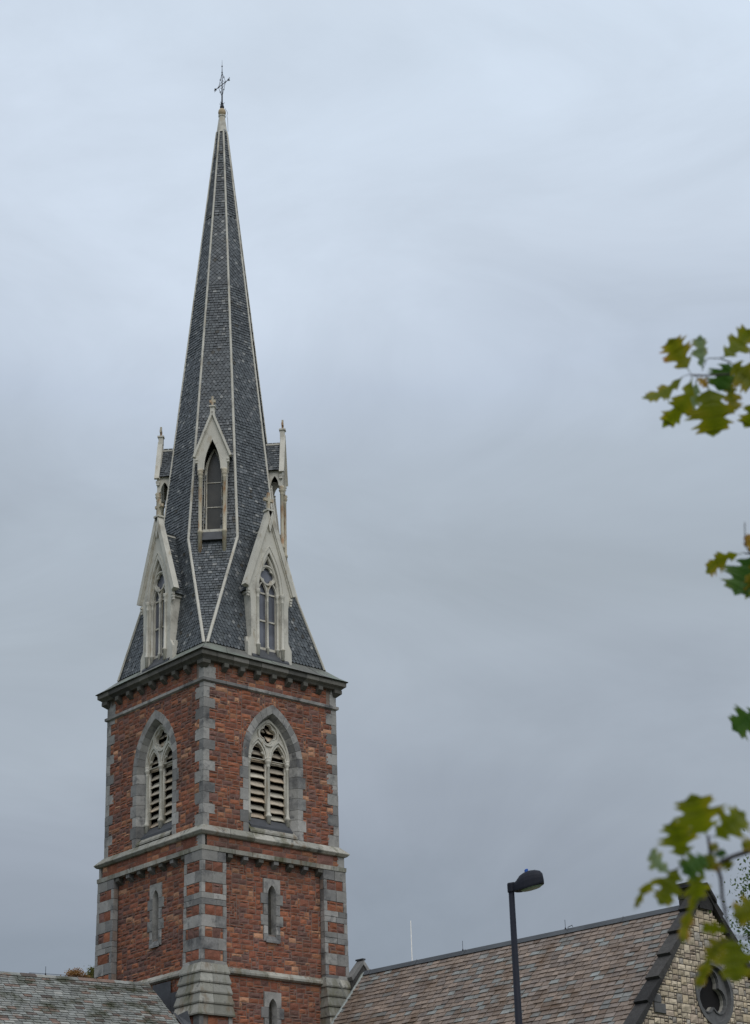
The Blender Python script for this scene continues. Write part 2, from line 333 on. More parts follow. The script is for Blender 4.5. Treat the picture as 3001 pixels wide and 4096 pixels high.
# ------------------------------------------------------------------ church tower
T = thing('church_tower', 'tall red sandstone tower with grey quoins and slender slate spire topped by iron cross', 'church tower')
OFF = {0: .03, 1: .10, 2: .03, 3: .03}; LOFF = {0: -.03, 1: .20, 2: 0, 3: 0}
QN = [18.93]                                # belfry quoin courses
i_ = 0
while QN[-1] < 24.0: QN.append(min(24.03, QN[-1]+(.41 if i_ % 2 == 0 else .345))); i_ += 1
if QN[-1]-QN[-2] < .15: QN.pop(-2)
def qlen(i, face): return .50 if (i+face) % 2 else .25
def ql_at(z, side):                          # side 0: stones beginning a face on the left corner, 1: on the right corner
    for i in range(len(QN)-1):
        if QN[i] <= z < QN[i+1]: return qlen(i, side)
    return .5
wall = MB()
for k in range(4):
    wall.F = frame(k); cx = OFF[k]; lx = LOFF[k]
    okb = lambda u, z: (u > -3.0+ql_at(z, 0)-.05) and (u < 3.0-ql_at(z, 1)+.05) and not inside_arch(u, z, 1.22, 21.65, 23.55, 18.8, cx)
    ashlar(wall, -3.0, 3.0, 18.93, 24.05, okb, 2.985)
    ashlar(wall, -2.56, 2.56, 24.19, 24.80, lambda u, z: True, 2.985)
    ashlar(wall, -2.92, 2.92, 18.18, 18.58, lambda u, z: True, 3.105, cz=.1, sizes=[(5, 2, 3), (6, 4, 2), (7, 4, 2), (4, 2, 2), (3, 2, 2)])
    def okl(u, z):
        for (zb, zt) in ((15.30, 17.40), (11.6, 13.55)):
            if abs(u-lx) < .33 and zb < z < zt: return False
        return True
    ashlar(wall, -2.14, 2.14, 9.0, 18.05, okl, 2.925)
WALL = wall.build('wall', [RED, MORTAR], T)
core = MB()                                  # solid masonry behind the stones, open where the windows are
for k in range(4):
    core.F = frame(k); cx = OFF[k]; lx = LOFF[k]
    core.prism([(-2.9, 18.3), (2.9, 18.3), (2.9, 24.95), (-2.9, 24.95)], 2.55, 2.97, axis='y', holes=[arch(1.0, 22.1, 23.35, 10, cx)[::-1]+[(cx+1.0, 19.0), (cx-1.0, 19.0)][::-1]] if False else [[(cx-1.12, 18.97), (cx+1.12, 18.97)]+arch(1.12, 21.65, 23.42, 10, cx)])
    h1 = [(lx-.18, 15.5), (lx+.18, 15.5)]+arch(.18, 16.9, 17.2, 5, lx); h2 = [(lx-.18, 11.6), (lx+.18, 11.6)]+arch(.18, 13.06, 13.36, 5, lx)
    core.prism([(-2.85, 0), (2.85, 0), (2.85, 18.3), (-2.85, 18.3)], 2.5, 2.91, axis='y', holes=[h1, h2])
core.F = None
core.box(-2.4, 2.4, -2.4, 2.4, 18.2, 18.3); core.box(-2.9, 2.9, -2.9, 2.9, 24.85, 24.97)
core.build('masonry_core', [MORTAR], T)
for k in range(4):                           # quoins, one stack per corner (corner at the left end of face k)
    q = MB(frame(k))
    for i in range(len(QN)-1): cblock(q, None, 0, 2.7, 3.006, QN[i], QN[i+1], qlen(i, 0), qlen(i, 1))
    fix_normals(q.build('quoin_stack', GREY, T)); q = MB(frame(k))
    cblock(q, None, 0, 2.7, 3.006, 24.19, 24.62, .52, .30)
    cblock(q, None, 0, 2.7, 3.006, 24.62, 24.84, .25, .25)
    fix_normals(q.build('quoin_stack', GREY, T)); q = MB(frame(k))
    cblock(q, None, 0, 2.8, 3.124, 18.18, 18.57, .12, .32)
    fix_normals(q.build('quoin_stack', GREY, T))
# belfry windows
def belfry_window(k):
    F = frame(k); cx = OFF[k]; s = MB(F); n = 8
    A1 = arch(1.10, 21.60, 23.40, n, cx); A2 = arch(1.36, 21.60, 23.72, n, cx)
    A0 = arch(.93, 21.60, 23.24, n, cx)
    for i in range(2*n):                     # voussoirs with splayed reveal
        a, b, c_, d = A1[i], A1[i+1], A2[i+1], A2[i]; e, f = A0[i], A0[i+1]; g = .03
        g = .018; lerp = lambda p, q, t: (p[0]+(q[0]-p[0])*t, p[1]+(q[1]-p[1])*t)
        a, b = lerp(a, b, g), lerp(b, a, g); d, c_ = lerp(d, c_, g), lerp(c_, d, g); e, f = lerp(e, f, g), lerp(f, e, g); o = 3.02+rnd(-.004, .004)
        s.add([(a[0], o, a[1]), (b[0], o, b[1]), (c_[0], o, c_[1]), (d[0], o, d[1]), (e[0], 2.70, e[1]), (f[0], 2.70, f[1]), (c_[0], 2.9, c_[1]), (d[0], 2.9, d[1]), (a[0], 2.9, a[1]), (b[0], 2.9, b[1])],
              [(0, 1, 2, 3), (0, 4, 5, 1), (3, 2, 6, 7), (0, 3, 7, 8), (1, 9, 6, 2)])
    z = 21.60; i = 0
    while z > 18.95:
        h = (.36, .42)[i % 2]; z2 = max(z-h, 18.93); wo = 1.33 if i % 2 == 0 else 1.46
        if i == 0: wo = 1.36
        for sg in (-1, 1):
            g = .006; P = [(1.10, 3.02), (wo, 3.02), (wo, 2.9), (.98, 2.68), (.93, 2.70)]
            vs = [(cx+sg*p[0], p[1]+rnd(-.002, .002), zz) for zz in (z2+g, z-g) for p in P]; m5 = 5
            s.add(vs, [tuple(range(5)), tuple(range(9, 4, -1))]+[(a, (a+1) % 5, 5+(a+1) % 5, 5+a) for a in range(5)])
        z = z2; i += 1
    S = s.build('window_surround', GREY, T)
    fix_normals(S)
    # sloped stone sill with a lead apron
    l = MB(F); l.add([(cx-1.05, 3.05, 19.02), (cx+1.05, 3.05, 19.02), (cx+.98, 2.6, 19.5), (cx-.98, 2.6, 19.5), (cx-1.05, 3.05, 18.95), (cx+1.05, 3.05, 18.95)], [(0, 1, 2, 3), (4, 5, 1, 0)])
    l.build('window_sill', LEDGE, S)
    l = MB(F); l.add([(cx-.93, 2.90, 19.235), (cx+.93, 2.90, 19.235), (cx+.93, 2.66, 19.56), (cx-.93, 2.66, 19.56), (cx-.93, 2.90, 19.12), (cx+.93, 2.90, 19.12)], [(0, 1, 2, 3), (4, 5, 1, 0)])
    l.box(cx-.93, cx+.93, 2.885, 2.925, 19.12, 19.245); l.build('sill_apron', LEAD, S)
    # traceried head
    t = MB(F); D0, D1 = 2.60, 2.72
    outer = [(cx-.94, 21.72)]+[(cx+.94, 21.72)]+arch(.94, 21.73, 23.25, 10, cx)
    qf = foil(cx, 22.70, .35, 4, 7, 0)
    lan = []
    for sx in (-.455, .455):
        c0 = cx+sx; pts = arch(.33, 21.70, 22.30, 8, c0)
        # cusped lancet head
        pts = [(c0+.33, 21.74)]+[p for p in pts if p[1] > 21.76]+[(c0-.33, 21.74)]
        lan.append(pts)
    t.prism(outer, D0, D1, holes=[qf]+lan)
    t.sweep([(cx+.90, 21.75)]+arch(.90, 21.76, 23.20, 12, cx)+[(cx-.90, 21.75)], .075, D1-.01, D1+.06)
    t.sweep(circle(cx, 22.70, .435, 28), .06, D1-.01, D1+.05, closed=True); t.sweep(foil(cx, 22.70, .375, 4, 7, 0), .03, D1-.01, D1+.02, closed=True)
    for sx in (-.455, .455):
        t.sweep([(cx+sx+.40, 21.75)]+arch(.40, 21.78, 22.47, 8, cx+sx)+[(cx+sx-.40, 21.75)], .065, D1-.01, D1+.045)
        t.sweep([(cx+sx+.33, 21.75)]+arch(.33, 21.74, 22.34, 8, cx+sx)+[(cx+sx-.33, 21.75)], .04, D1-.01, D1+.02)
        for a in (-1, 1): t.add([(cx+sx+a*.335, D0+.02, 22.02), (cx+sx+a*.335, D1, 22.02), (cx+sx+a*.18, D1-.02, 21.98), (cx+sx+a*.18, D0+.04, 21.98), (cx+sx+a*.31, D1, 22.12), (cx+sx+a*.31, D0+.02, 22.12), (cx+sx+a*.345, D1, 21.86), (cx+sx+a*.345, D0+.02, 21.86)],
                                [(1, 4, 2), (1, 2, 6), (2, 4, 5, 3), (2, 3, 7, 6), (3, 5, 7)])
    TR = t.build('tracery', CREAM, S)
    for sx in (-.86, 0, .86):
        c = MB(F); r = .07 if sx == 0 else .06; x = cx+sx; y = 2.72
        c.lathe((x, y), [(r*1.25, 19.42), (r*1.25, 19.66), (r*1.7, 19.68), (r*1.7, 19.73), (r*1.2, 19.78), (r*1.05, 19.84), (r, 19.86), (r*.95, 21.48), (r*1.2, 21.5), (r, 21.53), (r*1.15, 21.60), (r*1.7, 21.66), (r*1.75, 21.70), (r*1.3, 21.73), (r*1.6, 21.78), (r*1.6, 21.82)], 10)
        c.box(x-r*.9, x+r*.9, 2.55, 2.69, 19.5, 21.74)
        c.build('colonnette', CREAM, S, True)
    lv = MB(F); z = 19.60; i = 0
    while z < 23.1:
        for (x0, x1) in ((cx-.82, cx-.06), (cx+.06, cx+.82)):
            dz = rnd(-.012, .012); xx0, xx1 = x0, x1
            if z > 21.95: xx0, xx1 = max(x0, cx-.52), min(x1, cx+.52)
            if xx1-xx0 < .1: continue
            j = [rnd(-.012, .012) for _ in range(6)]; m_ = 5
            vs = []
            for q in range(m_+1):
                x = xx0+(xx1-xx0)*q/m_; e = rnd(-.010, .010)
                vs += [(x, 2.60+e*.5, z+dz+e), (x, 2.43, z+.215+dz), (x, 2.445, z+.235+dz), (x, 2.625+e*.5, z+.014+dz+e)]
            fs = [(0, 1, 2, 3), (4*m_+3, 4*m_+2, 4*m_+1, 4*m_)]
            for q in range(m_):
                for a in range(4): fs.append((4*q+a, 4*q+(a+1) % 4, 4*q+4+(a+1) % 4, 4*q+4+a))
            lv.add(vs, fs)
        z += .287; i += 1
    fix_normals(lv.build('louvres', LOUV, S))
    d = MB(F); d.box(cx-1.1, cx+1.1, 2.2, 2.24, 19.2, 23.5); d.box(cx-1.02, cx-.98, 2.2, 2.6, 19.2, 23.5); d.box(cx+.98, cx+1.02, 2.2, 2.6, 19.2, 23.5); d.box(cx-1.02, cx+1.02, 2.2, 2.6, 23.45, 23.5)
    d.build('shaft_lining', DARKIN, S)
for k in range(4): belfry_window(k)
# lancet windows
def lancet(k, zb, zt):
    F = frame(k); lx = LOFF[k]; s = MB(F); za = zt-.21; zs = za-.30
    A = arch(.17, zs, za, 6, lx); B0 = arch(.12, zs-.02, za-.06, 6, lx)
    outer = [(lx-.36, zb+.0), (lx+.36, zb), (lx+.36, zt), (lx-.36, zt)]
    n = len(A)
    s.prism([(lx+.17, zs), (lx+.36, zs), (lx+.36, zt), (lx-.36, zt), (lx-.36, zs), (lx-.17, zs)]+A[::-1][1:-1], 2.85, 2.965)
    z = zs; i = 0
    while z > zb+.28:
        h = min(.37, z-zb-.24)
        for sg in (-1, 1):
            wo = .36 if i % 2 else .49; x0, x1 = sorted((lx+sg*.17, lx+sg*wo)); block(s, x0, x1, 2.85, 2.965, z-h, z, g=.005)
        z -= h; i += 1
    s.box(lx-.36, lx-.17, 2.85, 2.965, zb, z); s.box(lx+.17, lx+.36, 2.85, 2.965, zb, z)
    s.add([(lx-.30, 3.01, zb+.02), (lx+.30, 3.01, zb+.02), (lx+.17, 2.70, zb+.30), (lx-.17, 2.70, zb+.30), (lx-.30, 3.01, zb-.05), (lx+.30, 3.01, zb-.05), (lx-.17, 2.95, zb+.17), (lx+.17, 2.95, zb+.17)], [(0, 1, 7, 6), (6, 7, 2, 3), (4, 5, 1, 0)])
    R1 = [(lx+.17, zb+.2)]+A+[(lx-.17, zb+.2)]; R2 = [(lx+.13, zb+.25)]+B0+[(lx-.13, zb+.25)]
    vs = [(p[0], 2.965, p[1]) for p in R1]+[(p[0], 2.72, p[1]) for p in R2]; m_ = len(R1)
    s.add(vs, [(i, i+1, m_+i+1, m_+i) for i in range(m_-1)])
    S = s.build('lancet_window', GREY, T)
    g = MB(F); g.add([(lx-.15, 2.73, zb+.2), (lx+.15, 2.73, zb+.2)]+[(p[0], 2.73, p[1]) for p in arch(.15, zs, za-.02, 6, lx)], [tuple(range(2+13))])
    g.build('pane', OLIVEP, S)
    g = MB(F)
    for zz in range(8):
        z = zb+.35+zz*.2
        if z < zs: g.box(lx-.13, lx+.13, 2.732, 2.745, z, z+.012)
    g.box(lx-.006, lx+.006, 2.731, 2.747, zb+.25, zs+.15)
    g.build('glazing_bar', LEAD, S)
for k in range(4): lancet(k, 15.27, 17.42); lancet(k, 11.4, 13.57)
# mouldings running round the tower: profile [(halfwidth, z)] swept on a square, split in stones
def band(name, prof, mat_, seg=.9, parent=T, gap=.006, jit=.004):
    b = MB(); n = len(prof)
    for k in range(4):
        F = frame(k); W = max(p[0] for p in prof); ns = max(1, int(2*W/seg)); cuts = [-1]+[-1+2*(i+rnd(-.18, .18))/ns for i in range(1, ns)]+[1]
        for a, c in zip(cuts[:-1], cuts[1:]):
            j = rnd(-jit, jit); vs = []
            for t, gg in ((a, gap if a > -1 else 0), (c, -gap if c < 1 else 0)):
                for (h, z) in prof: vs.append(F(t*h+gg, h+j, z))
            b.add(vs, [(i, i+1, n+i+1, n+i) for i in range(n-1)]+[tuple(range(n)), tuple(range(2*n-1, n-1, -1))])
    o = b.build(name, mat_, parent); fix_normals(o); return o
band('upper_string_course', [(2.95, 24.03), (3.0, 24.03), (3.075, 24.075), (3.081, 24.17), (3.02, 24.205), (2.95, 24.205)], GREY, 1.0)
band('ledge', [(2.95, 18.56), (3.14, 18.56), (3.2, 18.575), (3.268, 18.655), (3.268, 18.68), (3.02, 18.93), (2.95, 18.93)], LEDGE, .95)
band('lower_string_course', [(3.0, 18.02), (3.172, 18.03), (3.178, 18.18), (3.12, 18.19), (3.0, 18.19)], LEDGE, .7)
band('cornice', [(2.9, 24.80), (3.14, 24.80), (3.19, 24.86), (3.285, 24.93), (3.29, 25.085), (2.9, 25.085)], CORN, .62)
sk = MB()
for k in range(4):
    sk.F = frame(k); ns = 6
    for i in range(ns):
        a, c = -1+2*i/ns, -1+2*(i+1)/ns; g = .006
        P = [(3.345, 25.098), (3.345, 25.118), (3.1, 25.285), (2.70, 25.64)]
        vs = [(t*h+gg, h, z+(0.006 if i % 2 else 0)) for t, gg in ((a, g), (c, -g)) for h, z in P]
        sk.add(vs, [(j, j+1, 4+j+1, 4+j) for j in range(3)]+[(0, 4, 5, 1)])
    sk.add([(-3.34, 3.34, 25.096), (3.34, 3.34, 25.096), (2.9, 2.9, 25.09), (-2.9, 2.9, 25.09)], [(0, 1, 2, 3)])
sk.build('copper_skirt', COPPER, T)
def corbel(k, u, z, o0, o1, wd, h, name='corbel', m_=CORN):
    b = MB(frame(k)); c = (o1-o0)*.55
    b.add([(x, y, zz) for x in (u-wd/2, u+wd/2) for y, zz in ((o0, z-h/2-.02), (o0+c*.35, z-h/2-.02), (o1, z-h*.05), (o1, z+h/2), (o0, z+h/2))],
          [(0, 1, 2, 3, 4), (9, 8, 7, 6, 5)]+[(i, 5+i, 5+(i+1) % 5, (i+1) % 5) for i in range(5)])
    fix_normals(b.build(name, m_, T))
for k in range(4):
    for i in range(-3, 4):
        corbel(k, i*.715, 24.665, 2.98, 3.20, .20, .26)
        corbel(k, i*.66+.04, 17.905, 2.90, 3.135, .20, .235, m_=CORN if i % 2 else GREY)
    b = MB(frame(k))                         # corner corbel
    for (h0, h1, z0, z1, l) in ((3.0, 3.17, 24.67, 24.80, .34),):
        b.add([(-h1, h1, z1), (-h1+l, h1, z1), (-h1+l, 2.98, z1), (-2.98, 2.98, z1), (-2.98, h1-l, z1), (-h1, h1-l, z1),
               (-h1, h1, z0), (-h1+l, h1, z0), (-h1+l, 2.98, z0), (-2.98, 2.98, z0), (-2.98, h1-l, z0), (-h1, h1-l, z0),
               (-3.02, 3.02, 24.54), (-2.88, 3.02, 24.54), (-2.88, 2.98, 24.54), (-2.98, 2.98, 24.54), (-2.98, 2.88, 24.54), (-3.02, 2.88, 24.54)],
              [(0, 1, 7, 6), (1, 2, 8, 7), (4, 5, 11, 10), (5, 0, 6, 11), (6, 7, 13, 12), (7, 8, 14, 13), (10, 11, 17, 16), (11, 6, 12, 17), (12, 13, 14, 15), (12, 15, 16, 17)])
    fix_normals(b.build('corner_corbel', CORN, T))
# clasping corner buttresses with banded stone and stepped weatherings
def buttress(k):
    b = MB(frame(k)); z = 18.03; rows = []
    for i in range(5):
        rows += [(z-.40 if i else z-.36, z, 1)]; z = rows[-1][0]; rows += [(z-.345, z, 0)]; z = rows[-1][0]
    rows += [(14.2, z, 1)]
    for z0, z1, grey in rows:
        h = 3.15+.04*(18-z1)/4
        if grey:
            hh = (z1-z0)/2 if z1-z0 > .38 and rnd(0, 1) < .3 else z1-z0
            q = z0
            while q < z1-.01:
                cuts = []
                for F2 in (lambda u, o, z: (u, o, z), lambda u, o, z: (-o, -u, z)):
                    c1 = rnd(.38, .72); cuts.append(c1); sub = MB(); block(sub, -h+c1, -2.13, 2.95, h, q, q+hh, g=.005)
                    b.add([F2(*p) for p in sub.v], sub.f, 0)
                cblock(b, None, 0, 2.95, h, q, q+hh, cuts[0]-.006, cuts[1]-.006, 0); q += hh
        else:
            cblock(b, None, 0, 2.95, h-.03, z0, z1, h-.03-2.13, h-.03-2.13, 3)
            cblock(b, None, 0, 2.95, h, z0, z1, .14, .14, 0)
            cut = h-.88
            for F2 in (lambda u, o, z: (u, o, z), lambda u, o, z: (-o, -u, z)):
                sub = MB(); 
                sub.box(-(2.13+.14), -2.13, 2.95, h, z0+.006, z1-.006)
                b.add([F2(*p) for p in sub.v], sub.f, 0)
                sub = MB(); ashlar(sub, -h+.15, -2.28, z0, z1, lambda u, z: True, h-.025, mi=1, mort=2, cz=.115, sizes=[(3, 3, 1), (4, 3, 1), (6, 3, .8), (3, 1, 1), (4, 2, 1), (3, 2, 1)])
                for f, mi in zip(sub.f, sub.m): pass
                base = len(b.v); b.v += [b.F(*F2(*p)) for p in sub.v]
                for f, mi in zip(sub.f, sub.m): b.f.append([base+i for i in f]); b.m.append(mi)
    B_ = b.build('buttress', [GREY, RED, MORTAR, MORTAR], T); fix_normals(B_)
    wz = [14.24, 13.92, 13.58, 13.23, 12.88, 12.50]
    w_ = MB(frame(k))
    for i in range(5):
        h0 = 3.17+.058*i; h1 = h0+.115; zt, zb = wz[i], wz[i+1]; u0, u1 = 2.12-.012*i, 2.10-.012*i-.03
        for a0, a1 in ((0, .42), (.42, 1)):
            j = rnd(-.004, .004)
            # S side slab, from the mitred corner to the inner end
            for F2 in (lambda u, o, z: (u, o, z), lambda u, o, z: (-o, -u, z)):
                top = [(-h0+(h0-u0)*a, h0) for a in (a0, a1)]; bot = [(-h1+(h1-u1)*a, h1) for a in (a0, a1)]
                g = .004 if a0 else 0; g2 = .004 if a1 < 1 else 0
                P = [F2(top[0][0]+g, h0+j, zt+.03), F2(top[1][0]-g2, h0+j, zt+.03), F2(bot[1][0]-g2, h1+j, zb+.05), F2(bot[0][0]+g, h1+j, zb+.05), F2(bot[1][0]-g2, h1-.01+j, zb), F2(bot[0][0]+g, h1-.01+j, zb), F2(bot[1][0], h1-.10, zb+.005), F2(bot[0][0], h1-.10, zb+.005)]
                w_.add(P, [(0, 1, 2, 3), (3, 2, 4, 5), (5, 4, 6, 7)])
                P = [F2(-u0, 2.9, zt+.03), F2(-u0, h0, zt+.03), F2(-u1, h1, zb+.05), F2(-u1, h1-.01, zb), F2(-u1, 2.9, zb)]
                if a0: w_.add(P, [(0, 1, 2, 3, 4)])
    W_ = w_.build('weathering', LEDGE, B_); fix_normals(W_)
    lo = MB(frame(k)); z = 12.5; i = 0
    while z > 9.2:
        cblock(lo, None, 0, 2.95, 3.38, z-.36, z, 1.3, 1.3, 1)
        cblock(lo, None, 0, 2.95, 3.42, z-.36, z, (.16, .34)[i % 2], (.34, .16)[i % 2], 0)
        for F2 in (lambda u, o, z: (u, o, z), lambda u, o, z: (-o, -u, z)):
            sub = MB(); ashlar(sub, -3.06, -2.24, z-.36, z, lambda u, z: True, 3.39, mi=2, mort=1, cz=.12, sizes=[(3, 3, 1), (4, 3, 1), (3, 1, 1), (4, 2, 1), (3, 2, 1)])
            base = len(lo.v); lo.v += [lo.F(*F2(*p)) for p in sub.v]
            for f, mi in zip(sub.f, sub.m): lo.f.append([base+i_ for i_ in f]); lo.m.append(mi)
            sub = MB(); sub.box(-2.23, -2.08, 2.95, 3.42, z-.355, z-.005); lo.add([F2(*p) for p in sub.v], sub.f, 0)
        z -= .36; i += 1
    cblock(lo, None, 0, 2.95, 3.40, 0, z, 1.3, 1.3, 1)
    fix_normals(lo.build('buttress_foot', [GREY, MORTAR, RED], B_))
for k in range(4): buttress(k)
for k in range(4):
    bs = MB(frame(k)); x = -2.12
    while x < 2.1:
        x2 = min(2.12, x+rnd(.7, 1.1))
        bs.prism([(2.85, 13.98), (2.99, 13.98), (3.07, 14.03), (3.07, 14.10), (2.94, 14.24), (2.85, 14.24)], x+.004, x2-.004, axis='x'); x = x2
    fix_normals(bs.build('base_string_course', LEDGE, T))
# ------------------------------------------------------------------ spire
ZB, ZK, ZT = 25.636, 30.27, 49.53; WB, WK, WT = 2.728, 2.20, .20; TN = math.tan(math.pi/8)
def sout(z, diag=False):
    if z >= ZK: return WK-(WK-WT)*(z-ZK)/(ZT-ZK)
    t = (ZK-z)/(ZK-ZB); return WK+t*((WB*math.sqrt(2) if diag else WB)-WK)
def shalf(z, diag=False):
    if z >= ZK: return sout(z)*TN
    t = (ZK-z)/(ZK-ZB); return WK*TN*(1-t) if diag else WK*TN+t*(WB-WK*TN)
def slates(mb, P0, U, Vd, Nn, height, half, mode, exp_, wd, skip=None, mi=0, th=.024, jit=.06, left=None, gp=.008):
    """rows of real slates on the plane P0 + x*U + v*Vd; mode(v) -> rect / fish / diamond; slates are cut at the edges of the face"""
    if left is None: left = lambda v: -half(v)
    def clampx(x, v): return max(left(v), min(half(v), x))
    def put(poly, bot, ln):
        pts = [(clampx(x, max(0, min(height, v))), v) for x, v in poly]
        if max(p[0] for p in pts)-min(p[0] for p in pts) < .018: return
        n = len(pts); f = 1+rnd(-.3, .5)
        off = lambda v: .006+th*f*max(0, 1-(v-bot)/ln)
        top = [P0+U*x+Vd*v+Nn*off(v) for x, v in pts]; base = [P0+U*x+Vd*v for x, v in pts]
        mb.add([tuple(p) for p in top+base], [tuple(range(n))]+[(i, n+i, n+(i+1) % n, (i+1) % n) for i in range(1, n-1)]+[(n-1, 2*n-1, n, 0), (0, n, n+1, 1)], mi)
    v = 0.0; row = 0
    while v < height:
        md = mode(v)
        hw = half(min(v, height)); lw = left(min(v, height))
        if md == 'diamond':
            s = wd*.62; e = s*.98
            x0 = -wd*40+(s if row % 2 else 0); x0 = math.floor((lw-x0)/(2*s))*2*s+x0-2*s; x = x0
            while x < hw+s:
                if not (skip and skip(x, v)): 
                    g = .88; j = rnd(-.006, .006)
                    put([(x, v+e*1.55), (x-s*g, v+j), (x, v-e*g), (x+s*g, v-j)], v-e, e*2.6)
                x += 2*s
            v += e; row += 1; continue
        L_ = exp_*(1.7 if md == 'fish' else 1.25); x = lw-rnd(0, 1)*wd if md != 'fish' else math.floor(lw/wd)*wd-wd/2*(row % 2)
        while x < hw:
            w_ = wd*(rnd(.78, 1.22) if md == 'rect' else 1); a, b = x+gp, x+w_-gp
            if not (skip and skip((a+b)/2, v)):
                j0, j1 = rnd(-jit, jit)*exp_, rnd(-jit, jit)*exp_
                if random.random() < .05: j0 -= .12*exp_; j1 -= .12*exp_
                if md == 'rect': poly = [(b, v+L_), (a, v+L_), (a, v+j0), (b, v+j1)]
                else: poly = [(b, v+L_), (a, v+L_), (a, v+exp_*.42), (a+(b-a)*.16, v+exp_*.08), (a+(b-a)*.38, v-exp_*.10), (a+(b-a)*.62, v-exp_*.10), (a+(b-a)*.84, v+exp_*.08), (b, v+exp_*.42)]
                put(poly, v, L_)
            x += w_
        v += exp_*rnd(.98, 1.02) if md == 'rect' else exp_; row += 1
sp = MB(); sf = MB()
for k8 in range(8):
    k = k8/2; F = frame(k); diag = k8 % 2 == 1
    for (za, zb) in ((ZB, ZK), (ZK, ZT)):
        oa, ob = sout(za, diag), sout(zb, diag); nseg = 1
        A_ = Vector(F(0, oa, za)); B_ = Vector(F(0, ob, zb)); H = (B_-A_).length; Vd = (B_-A_)/H; U = Vector(F(1, 0, 0)); Nn = U.cross(Vd).normalized()
        half = (lambda v, za=za, zb=zb, H=H, diag=diag: shalf(za+(zb-za)*min(max(v/H, 0), 1), diag))
        zat = lambda v, za=za, zb=zb, H=H: za+(zb-za)*v/H
        if za == ZB: mode = (lambda v: 'rect') if diag else (lambda v: 'fish')
        else: mode = lambda v, zat=zat: ('rect' if zat(v) > 45.1 else 'diamond' if zat(v) > 41.7 else 'rect' if zat(v) > 38.6 else 'fish' if zat(v) > 35.3 else 'rect')
        if diag:
            def skip(x, v, zat=zat): z = zat(v); return abs(x) < .33 and 30.35 < z < 33.9
        else:
            def skip(x, v, zat=zat): z = zat(v); return abs(x) < .62*min(1, max(0, (30.2-z)/1.6)) and z < 30.3
        slates(sp, A_, U, Vd, Nn, H, half, mode, .122, .150, skip)
        def bk(zl, zh, x0=None, x1=None, in_=0.004):     # underlay, open behind the lucarne windows
            vs = []
            for z in (zl, zh):
                h = shalf(z, diag); a = -h if x0 is None else x0; b = h if x1 is None else x1
                vs += [F(a, sout(z, diag)-in_, z), F(b, sout(z, diag)-in_, z)]
            sf.add(vs, [(0, 1, 3, 2)])
        if za == ZB: bk(za, zb)
        elif diag:
            bk(30.27, 30.55); bk(30.55, 34.0, None, -.3); bk(30.55, 34.0, .3, None); bk(34.0, ZT)
        else: bk(za, zb)
SP = sp.build('spire_roof', [SLATE], T)
sf.build('underlay', UNDER, SP)
for k8 in range(8):                          # hip rolls, one per arris, kinked at the broach
    k = k8/2; F = frame(k); di = k8 % 2 == 1
    p = []
    for z in (ZB-.02, ZK, ZT+.02):
        h = shalf(z, di) if z > ZB else shalf(ZB, di); o = sout(max(z, ZB), di)
        if z < ZK: p.append(Vector((F(-WB if not di else 0, WB if not di else WB*math.sqrt(2), ZB-.03))))
        else: p.append(Vector(F(-h, o, z)))
    rb = MB(); ax = Vector((0, 0, 1)); rad = [Vector((q.x, q.y, 0)).normalized() for q in p]; tang = [ax.cross(r_) for r_ in rad]
    w_ = [.055, .050, .036]; vs = []
    for q, r_, t, w2 in zip(p, rad, tang, w_):
        if q is p[0]: q = q+t*(.07 if not di else .07)*(1 if k8 % 2 == 0 else -1)*.9
        for a, b in ((-w2, -.03), (-w2, .028), (-w2*.4, .048), (w2*.4, .048), (w2, .028), (w2, -.03)): vs.append(tuple(q+t*a+r_*b))
    rb.add(vs, [(j*6+i, j*6+(i+1) % 6, (j+1)*6+(i+1) % 6, (j+1)*6+i) for j in range(2) for i in range(6)])
    fix_normals(rb.build('hip_roll', CREAM, SP))
c = MB(); n = 8; vs = []
for (r, z) in ((.245, ZT-.03), (.225, ZT+.02), (.215, ZT+.03), (.125, 50.33), (.15, 50.36), (.15, 50.41), (.09, 50.43)):
    for i in range(8): a = math.pi/8+i*math.pi/4; rr = r/math.cos(math.pi/8); vs.append((rr*math.cos(a), rr*math.sin(a), z))
c.add(vs, [(j*8+i, j*8+(i+1) % 8, (j+1)*8+(i+1) % 8, (j+1)*8+i) for j in range(6) for i in range(8)]); c.build('spire_cap', CREAM, T)
c = MB(); c.lathe((0, 0), [(.07, 50.38), (.13, 50.44), (.16, 50.52), (.165, 50.58), (.15, 50.66), (.11, 50.73), (.05, 50.765)], 18); c.build('finial_ball', OCHRE, T, True)
x = MB(); x.lathe((0, 0), [(.03, 50.73), (.07, 50.76), (.092, 50.83), (.085, 50.9), (.05, 50.95), (.035, 51.0), (.06, 51.02), (.035, 51.06), (.03, 51.3), (.022, 52.0), (.018, 52.6), (.009, 52.95), (.003, 53.25)], 10)
yc = 51.985
x.tube([(0, -.53, yc), (0, .55, yc)], .017)
for s_ in (-1, 1):
    for (a, b) in (((0, 0, 52.6), (0, s_*.25, yc)), ((0, s_*.25, yc), (0, 0, 51.37))):
        x.tube([a, b], .009, 5); mpt = ((Vector(a)+Vector(b))/2); x.lathe((mpt.x, mpt.y), [(.004, mpt.z-.06), (.032, mpt.z), (.004, mpt.z+.06)], 6)
    x.lathe((0, s_*.25), [(.005, yc-.05), (.03, yc), (.005, yc+.05)], 6)
    for q in (-1, 1): x.tube([(0, s_*.42, yc), (0, s_*.47, yc+q*.06), (0, s_*.53, yc+q*.085)], .012, 5); x.tube([(0, s_*.42, yc), (q*.06, s_*.47, yc)], .012, 5)
x.tube([(0, .17*math.cos(t*math.pi/8), yc+.17*math.sin(t*math.pi/8)) for t in range(17)], .009, 5)
